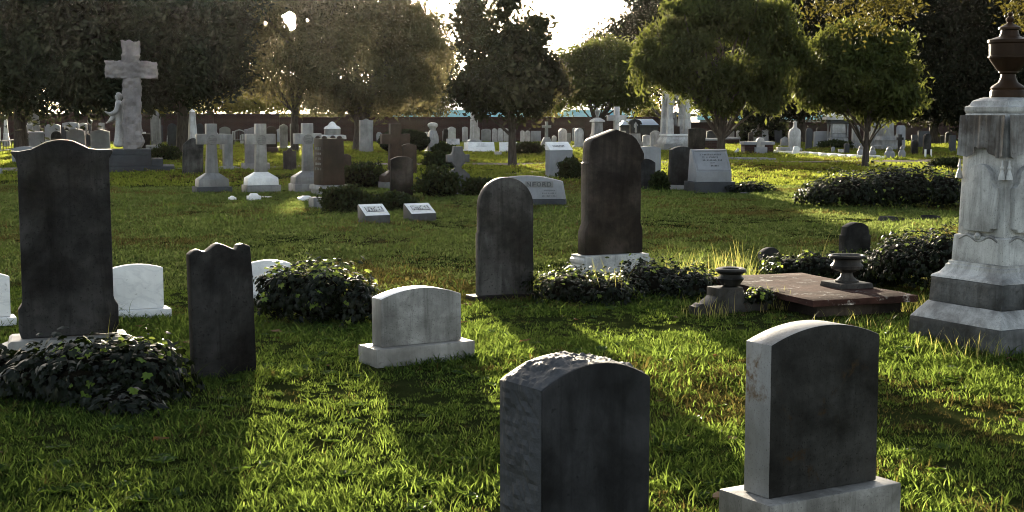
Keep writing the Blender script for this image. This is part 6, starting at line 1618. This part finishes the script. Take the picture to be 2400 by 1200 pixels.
def ivy_mound(label, blobs, n_leaf, size, seed, singles=0, young=0.06, name="ivy_mound", runners=5):
    """blobs: (px, py centre, rx, ry, Y[, depth m]) -> heap of ivy; leaves face outward"""
    rng = np.random.default_rng(seed)
    E = []
    for b in blobs:
        e = pb(b[0], b[1], b[2], b[3], b[4], b[5] if len(b) > 5 else None); E.append(np.array(e))
    org = Vector((E[0][0], E[0][1], 0))
    core = bmesh.new()
    for e in E:
        t = bmesh.ops.create_icosphere(core, subdivisions=3, radius=1.0)
        for v in t["verts"]:
            k = 0.7 * (1 + 0.45 * mnoise.noise(v.co * 1.7 + Vector((seed, 0, 0))))
            v.co = Vector((e[0] - org.x + v.co.x * e[3] * k, e[1] - org.y + v.co.y * e[4] * k, max(-0.04, e[2] + v.co.z * e[5] * k)))
    parts = [("stems", finish(core, 0, angle=180), M["stem"])]
    root = thing(name, label, "ivy", org, 0, [("undergrowth", parts[0][1], M["stem"]), ("runners", ivy_runners(E, org, rng, runners), M["stem"])])
    vol = np.array([e[3] * e[5] for e in E]); cnt = (n_leaf * vol / vol.sum()).astype(int)
    P, Nn = [], []
    for e, k in zip(E, cnt):
        d = rng.normal(size=(k * 2, 3)); d /= np.linalg.norm(d, axis=1)[:, None]
        d = d[(d[:, 1] < 0.55)][:k]
        bump_ = np.array([mnoise.noise(Vector(q * 1.7) + Vector((seed, 0, 0))) for q in d])
        rr = (0.84 + 0.2 * rng.random(len(d)) + 0.35 * rng.random(len(d)) ** 6) * (1 + 0.45 * bump_)
        p = e[:3] + d * rr[:, None] * e[3:6]
        nn = d / e[3:6]; nn /= np.linalg.norm(nn, axis=1)[:, None]
        nn = nn + rng.normal(size=nn.shape) * 0.45; nn[:, 2] += 0.35
        ok = p[:, 2] > 0.0
        inside = np.zeros(len(p), bool)
        for e2 in E:
            if e2 is e: continue
            q = (p - e2[:3]) / (e2[3:6] * 0.85); inside |= (q * q).sum(1) < 1
        ok &= ~inside
        P.append(p[ok]); Nn.append(nn[ok])
    P = np.concatenate(P); Nn = np.concatenate(Nn)
    order = np.argsort(P[:, 1] - 0.3 * P[:, 2] + rng.normal(size=len(P)) * 0.12)      # the ones showing largest first
    lm = [ivy_leaf(1.0), ivy_leaf(1.0)]
    lm[0].materials.append(M["ivy_obj"]); lm[1].materials.append(M["ivy_young"])
    hi = np.quantile(P[:, 2], 0.8)
    isy = (rng.random(len(P)) < np.where(P[:, 2] > hi, young * 4, young * 0.4))
    used = set()
    if singles:
        for i in order[:singles]:
            used.add(int(i))
            o = bpy.data.objects.new("leaf", lm[1 if isy[i] else 0]); COL.objects.link(o); o.parent = root
            mt = leaf_frame(Nn[i], rng).to_4x4()
            sz = size * rng.uniform(0.5, 1.5)
            o.matrix_local = Matrix.Translation(Vector(P[i]) - org) @ mt @ Matrix.Diagonal((sz, sz, sz, 1))
    lv = np.array([(0, 0.28, 0)] + [(x, y, -0.18 * abs(x) * 2 - 0.12 * y * y) for x, y in LEAF])
    V, Fc, tint, mi = [], [], [], []
    nv = len(lv); b = 0
    for i in range(len(P)):
        if i in used: continue
        mt = np.array(leaf_frame(Nn[i], rng)) * size * rng.uniform(0.45, 1.5)
        V.append(lv @ mt.T + P[i] - np.array(org))
        Fc += [(b, b + 1 + k, b + 1 + (k + 1) % (nv - 1)) for k in range(nv - 1)]
        tint += [rng.random()] * (nv - 1); mi += [1 if isy[i] else 0] * (nv - 1)
        b += nv
    me = bpy.data.meshes.new("m"); me.from_pydata(np.concatenate(V).tolist(), [], Fc)
    at = me.attributes.new("tint", 'FLOAT', 'FACE'); at.data.foreach_set("value", np.array(tint, dtype=np.float32))
    me.materials.append(M["ivy"]); me.materials.append(M["ivy_young"])
    me.polygons.foreach_set("material_index", np.array(mi, dtype=np.int32))
    o = link("foliage", me, None, parent=root)
    o["kind"] = "stuff"
    return root

def ivy_runners(E, org, rng, n):
    bm = bmesh.new()
    for _ in range(n):
        e = E[rng.integers(len(E))]
        a = rng.uniform(-0.6, math.pi + 0.6)
        p = Vector((e[0] + e[3] * 0.9 * math.cos(a), e[1] - e[4] * rng.uniform(0.0, 0.7), max(0.05, e[2] + e[5] * 0.7 * math.sin(a))))
        d = Vector((math.cos(a) * 0.7, rng.uniform(-0.4, 0.1), rng.uniform(0.1, 0.6)))
        pts = [p - d * 0.1]
        for k in range(6):
            d.z -= 0.09; pts.append(pts[-1] + d * 0.05)
        bm_tube(bm, [q - org for q in pts], [0.0035] * 6 + [0.002], 5)
    if n == 0: bm_tube(bm, [(0, 0, 0), (0, 0, 0.05)], [0.003, 0.003], 4)
    return finish(bm)

YI = 8.6
ivy_mound("heap of large dark ivy leaves covering the foot of the tall left headstone", [(230, 905, 165, 100, 8.45, 0.3), (350, 890, 90, 90, 8.5, 0.28), (110, 905, 110, 85, 8.5, 0.26), (290, 840, 100, 50, 8.75, 0.2), (10, 890, 90, 70, 8.7, 0.22), (300, 950, 90, 45, 8.1, 0.2)], 3200, 0.052, 5, singles=300, young=0.04, runners=10)
ivy_mound("rounded ivy heap with bright young shoots left of the short marble stone", [(750, 690, 105, 75, 12.0, 0.35), (660, 680, 60, 55, 12.0, 0.28), (840, 705, 50, 55, 11.8, 0.25)], 3000, 0.044, 6, singles=260, young=0.1, runners=12)
ivy_mound("ivy and grass heap in front of the tall brown gabled stone", [(1340, 680, 90, 50, 13.2, 0.35), (1420, 690, 70, 45, 13.0, 0.3)], 2000, 0.036, 7, young=0.07)
ivy_mound("dark ivy bank spreading between the tall brown stone and the pale broken urn", [(1530, 665, 110, 55, 13.6, 0.4), (1620, 675, 70, 50, 13.4, 0.35)], 2000, 0.036, 8, young=0.06)
ivy_mound("ivy trailing over the pale broken urn base", [(1780, 690, 35, 18, 12.3, 0.15), (1690, 688, 20, 14, 12.4, 0.1)], 260, 0.035, 9, young=0.12, runners=3)
ivy_mound("dark ivy bank behind the tomb slab below the small dark stones", [(1900, 625, 110, 35, 14.6, 0.3), (2040, 640, 70, 45, 14.0, 0.3)], 1700, 0.036, 10, young=0.05)
ivy_mound("shaggy green bank left of the urn monument", [(2130, 610, 90, 62, 13.6, 0.5), (2200, 600, 60, 60, 13.4, 0.4)], 2400, 0.036, 11, young=0.05)
ivy_mound("large dark ivy bank crossing the lawn left of the urn monument", [(2000, 448, 110, 42, 26.5, 0.7), (2110, 440, 120, 48, 26.5, 0.7), (1930, 455, 60, 30, 26.5, 0.5), (2210, 445, 60, 42, 26.5, 0.6)], 7000, 0.05, 12, young=0.04, runners=4)
ivy_mound("low mossy mound right of the desk stone", [(1765, 444, 52, 18, 31.0, 0.4)], 1100, 0.045, 13, young=0.02, runners=2)

# ---------------------------------------------------------------- grass
def blade_mesh(n, rad, hmin, hmax, wid, seed, segs=3, droop=0.5, mat="grass"):
    rng = np.random.default_rng(seed)
    V, Fc, T = [], [], []
    for i in range(n):
        a = rng.uniform(0, 2 * math.pi); r = rad * math.sqrt(rng.random())
        x, y = r * math.cos(a), r * math.sin(a)
        h = rng.uniform(hmin, hmax); w = wid * rng.uniform(0.6, 1.3)
        b = rng.uniform(0, 2 * math.pi); lean = rng.uniform(0.35, 1.0) * droop
        dx, dy = math.cos(b), math.sin(b)
        px_, py_ = -dy, dx
        base = len(V); t0 = rng.random()
        for k in range(segs + 1):
            u = k / segs
            ww = w * (1 - u ** 1.6) * (0.75 + 0.5 * u if u < 0.5 else 1.0)
            off = lean * h * u ** 1.7
            z = h * u * max(0.25, 1 - 0.42 * lean * u)
            cx_, cy_ = x + dx * off, y + dy * off
            if k == segs:
                V.append((cx_, cy_, z))
            else:
                V.append((cx_ - px_ * ww / 2, cy_ - py_ * ww / 2, z)); V.append((cx_ + px_ * ww / 2, cy_ + py_ * ww / 2, z))
        for k in range(segs - 1):
            q = base + 2 * k
            Fc.append((q, q + 1, q + 3, q + 2)); T.append(t0)
        q = base + 2 * (segs - 1)
        Fc.append((q, q + 1, q + 2)); T.append(t0)
    me = bpy.data.meshes.new("m"); me.from_pydata(V, [], Fc)
    at = me.attributes.new("tint", 'FLOAT', 'FACE'); at.data.foreach_set("value", np.array(T, dtype=np.float32))
    me.materials.append(M[mat])
    for p in me.polygons: p.use_smooth = True
    return me

TUFTS = [blade_mesh(32, 0.08, 0.022, 0.068, 0.0068, 1, 4, 1.5), blade_mesh(32, 0.085, 0.018, 0.058, 0.0075, 2, 3, 1.7), blade_mesh(38, 0.075, 0.015, 0.042, 0.0055, 3, 3, 1.3), blade_mesh(9, 0.07, 0.08, 0.16, 0.0045, 4, 5, 1.3),
         blade_mesh(34, 0.12, 0.025, 0.065, 0.011, 5, 2, 1.4, "grass_mid"), blade_mesh(38, 0.12, 0.02, 0.055, 0.012, 6, 2, 1.3, "grass_mid"),
         blade_mesh(30, 0.28, 0.04, 0.085, 0.026, 7, 2, 1.0, "grass_far"), blade_mesh(34, 0.3, 0.03, 0.07, 0.028, 8, 2, 0.9, "grass_far")]
def dead_leaf():
    bm = bmesh.new()
    vs = [bm.verts.new((x * 0.03, y * 0.045, 0.02 + 0.012 * math.sin(x * 3 + y * 2))) for x, y in ((0, -1), (0.7, -0.4), (0.9, 0.3), (0.2, 1), (-0.5, 0.7), (-0.9, -0.1))]
    bm.faces.new(vs)
    me = bpy.data.meshes.new("m"); bm.to_mesh(me); bm.free()
    me.materials.append(M["deadleaf"])
    return me
def weed():
    bm = bmesh.new()
    rd = random.Random(5)
    for i in range(9):
        a = i * 0.7 + rd.uniform(-0.2, 0.2); l = rd.uniform(0.03, 0.06); w = l * 0.35
        c_, s_ = math.cos(a), math.sin(a)
        P_ = [(0, 0, 0.005), (l * 0.5, w, 0.022), (l, 0, 0.018), (l * 0.5, -w, 0.022)]
        bm.faces.new([bm.verts.new((x * c_ - y * s_, x * s_ + y * c_, z)) for x, y, z in P_])
    me = bpy.data.meshes.new("m"); bm.to_mesh(me); bm.free()
    me.materials.append(M["weed"])
    return me
TUFTS.append(dead_leaf())
TUFTS += [blade_mesh(26, 0.085, 0.02, 0.06, 0.0065, 11, 3, 1.8, "grass_dry"), blade_mesh(34, 0.14, 0.02, 0.05, 0.011, 12, 2, 1.5, "grass_dry"), blade_mesh(30, 0.3, 0.03, 0.06, 0.026, 13, 2, 1.0, "grass_dry"), weed()]
tuft_objs = []
for i, me in enumerate(TUFTS):
    tuft_objs.append(bpy.data.objects.new("grass_tuft", me))       # source of the instances, never linked to the scene

def scatter():
    rng = np.random.default_rng(99)
    P, K, S = [], [], []
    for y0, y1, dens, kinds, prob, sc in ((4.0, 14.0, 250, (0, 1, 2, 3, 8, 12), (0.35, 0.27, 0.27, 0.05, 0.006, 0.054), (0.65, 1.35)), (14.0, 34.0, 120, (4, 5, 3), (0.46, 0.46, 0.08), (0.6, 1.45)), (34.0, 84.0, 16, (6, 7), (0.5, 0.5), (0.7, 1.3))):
        hw = 0.36 * y1 + 2.5
        n = int(2 * hw * (y1 - y0) * dens)
        x = rng.uniform(-hw, hw, n); y = rng.uniform(y0, y1, n)
        ok = np.abs(x) < 0.36 * y + 2.5
        x, y = x[ok], y[ok]
        nn = np.array([mnoise.noise(Vector((a * 0.55, b * 0.55, 0))) + 0.6 * mnoise.noise(Vector((a * 1.9, b * 1.9, 5))) for a, b in zip(x, y)])
        keep = rng.random(len(x)) < np.clip(0.85 + 0.7 * nn, 0.3, 1.0)
        py_ = np.array([path_y(a) for a in x])
        keep &= (np.abs(y - py_) > 0.8) | (rng.random(len(x)) < 0.1)
        for fx, fy, hw_, hd_, th in FOOT:
            dx, dy = x - fx, y - fy
            u = dx * math.cos(th) + dy * math.sin(th); v = -dx * math.sin(th) + dy * math.cos(th)
            keep &= ~((np.abs(u) < hw_ + 0.012) & (np.abs(v) < hd_ + 0.012))
        x, y, nn = x[keep], y[keep], nn[keep]
        P.append(np.stack([x, y, np.array([ground_z(a, b) for a, b in zip(x, y)])], 1))
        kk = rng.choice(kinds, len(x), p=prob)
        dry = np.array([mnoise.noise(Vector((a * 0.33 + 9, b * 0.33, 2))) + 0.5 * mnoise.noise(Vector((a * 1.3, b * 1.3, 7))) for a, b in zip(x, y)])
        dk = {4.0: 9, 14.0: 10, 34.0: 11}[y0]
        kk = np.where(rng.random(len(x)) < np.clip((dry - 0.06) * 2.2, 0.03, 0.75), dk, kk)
        K.append(kk); S.append(rng.uniform(sc[0], sc[1], len(x)) * (1 + 0.6 * np.clip(nn, -0.7, 0.8)))
    return np.concatenate(P), np.concatenate(K), np.concatenate(S), rng
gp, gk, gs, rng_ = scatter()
print("grass tufts", len(gp))
me = bpy.data.meshes.new("m")
me.vertices.add(len(gp)); me.vertices.foreach_set("co", gp.reshape(-1).astype(np.float32))
at = me.attributes.new("kind_id", 'INT', 'POINT'); at.data.foreach_set("value", gk.astype(np.int32))
at = me.attributes.new("size", 'FLOAT', 'POINT'); at.data.foreach_set("value", gs.astype(np.float32))
rot = np.zeros((len(gp), 3)); rot[:, 2] = rng_.uniform(0, 6.283, len(gp)); rot[:, 0] = rng_.normal(size=len(gp)) * 0.12; rot[:, 1] = rng_.normal(size=len(gp)) * 0.12
at = me.attributes.new("turn", 'FLOAT_VECTOR', 'POINT'); at.data.foreach_set("vector", rot.reshape(-1).astype(np.float32))
lawn = link("lawn_grass", me)
tag(lawn, "short coarse green grass covering the graveyard lawn", "grass", kind="stuff")
ng = bpy.data.node_groups.new("grass_scatter", 'GeometryNodeTree')
ng.interface.new_socket("Geometry", in_out='INPUT', socket_type='NodeSocketGeometry')
ng.interface.new_socket("Geometry", in_out='OUTPUT', socket_type='NodeSocketGeometry')
gi, go = ng.nodes.new("NodeGroupInput"), ng.nodes.new("NodeGroupOutput")
def named(nm, typ):
    n = ng.nodes.new("GeometryNodeInputNamedAttribute"); n.data_type = typ; n.inputs["Name"].default_value = nm
    return n.outputs["Attribute"]
kid, siz, trn = named("kind_id", 'INT'), named("size", 'FLOAT'), named("turn", 'FLOAT_VECTOR')
e2r = ng.nodes.new("FunctionNodeEulerToRotation"); ng.links.new(trn, e2r.inputs[0])
jn = ng.nodes.new("GeometryNodeJoinGeometry")
for i, o in enumerate(tuft_objs):
    cmp_ = ng.nodes.new("FunctionNodeCompare"); cmp_.data_type = 'INT'; cmp_.operation = 'EQUAL'
    a_in = [s_ for s_ in cmp_.inputs if s_.identifier == 'A_INT'][0]; b_in = [s_ for s_ in cmp_.inputs if s_.identifier == 'B_INT'][0]
    ng.links.new(kid, a_in); b_in.default_value = i
    oi = ng.nodes.new("GeometryNodeObjectInfo"); oi.inputs["Object"].default_value = o; oi.inputs["As Instance"].default_value = True
    ip = ng.nodes.new("GeometryNodeInstanceOnPoints")
    ng.links.new(gi.outputs[0], ip.inputs["Points"]); ng.links.new(cmp_.outputs[0], ip.inputs["Selection"]); ng.links.new(oi.outputs["Geometry"], ip.inputs["Instance"])
    ng.links.new(e2r.outputs[0], ip.inputs["Rotation"]); ng.links.new(siz, ip.inputs["Scale"])
    ng.links.new(ip.outputs[0], jn.inputs[0])
ng.links.new(jn.outputs[0], go.inputs[0])
md = lawn.modifiers.new("scatter", 'NODES'); md.node_group = ng

# tall grass clumps
def clump(label, px, py, rad_px, n, hmin, hmax, seed, Y=None, wid=0.006, droop=0.6, zbase=0.0):
    p = G(px, py) if Y is None else Vector((AT(px, py, Y).x, Y, 0))
    me = blade_mesh(n, rad_px * p.y / FPX, hmin, hmax, wid, seed, 5, droop, "tallgrass")
    tag(link("tall_grass", me, None, loc=(p.x, p.y, zbase)), label, "tall grass", "clumps of uncut grass")
clump("tuft of long bright grass blades at the right foot of the tall left headstone", 255, 830, 22, 16, 0.18, 0.42, 201, Y=9.0, zbase=0.12)
clump("tall wispy grass growing through the ivy heap beside the short marble stone", 790, 690, 60, 40, 0.3, 0.52, 202, Y=12.0, wid=0.008)
clump("long pale grass before the tall brown gabled stone", 1420, 690, 60, 34, 0.25, 0.5, 203, Y=13.0)
clump("uncut sunlit grass behind the dark ivy bank", 1600, 640, 110, 130, 0.15, 0.42, 204, Y=14.6)
clump("tall seeding grass between the leaning dark stone and the ivy bank", 1720, 635, 60, 60, 0.2, 0.55, 205, Y=14.4)
clump("wispy tall grass left of the small round-shouldered stone", 1900, 625, 60, 60, 0.15, 0.42, 206, Y=15.2)
clump("one arching long grass tuft rising above the dark urn's lawn", 1925, 605, 14, 7, 0.4, 0.75, 207, Y=15.0)
clump("sunlit shaggy grass on top of the green bank", 2120, 585, 90, 170, 0.12, 0.3, 208, Y=14.2, zbase=0.1)
clump("long grass hanging around the foot of the urn monument", 2240, 815, 110, 60, 0.08, 0.22, 209, Y=10.2)
clump("long dark grass at the lower left of the big ivy heap", 60, 930, 70, 40, 0.1, 0.3, 210, Y=8.6)
clump("uncut grass along the left edge of the brown tomb slab", 1800, 690, 60, 70, 0.1, 0.3, 211, Y=12.4)
clump("dry uncut grass at the front edge of the brown tomb slab", 2000, 745, 110, 60, 0.06, 0.2, 212, Y=11.3)
clump("shaggy grass at the right end of the brown tomb slab", 2150, 690, 40, 60, 0.08, 0.25, 213, Y=12.2)
clump("wispy grass around the pale broken urn base", 1660, 735, 70, 60, 0.08, 0.26, 214, Y=12.0)
# ---------------------------------------------------------------- evening haze
bm = bmesh.new(); bm_box(bm, -110, 110, -30, 175, -1.2, 16.5)
hz_m = bpy.data.materials.new("evening_haze"); hz_m.use_nodes = True
hn = hz_m.node_tree.nodes; hn.clear()
ho = hn.new("ShaderNodeOutputMaterial"); hv = hn.new("ShaderNodeVolumePrincipled")
hv.inputs["Color"].default_value = (0.95, 0.9, 0.82, 1); hv.inputs["Density"].default_value = 0.000022; hv.inputs["Anisotropy"].default_value = 0.86
hz_m.node_tree.links.new(hv.outputs[0], ho.inputs["Volume"])
hz = link("haze", finish(bm, smooth=False), hz_m)
tag(hz, "thin warm evening haze hanging over the graveyard", "haze", kind="stuff")
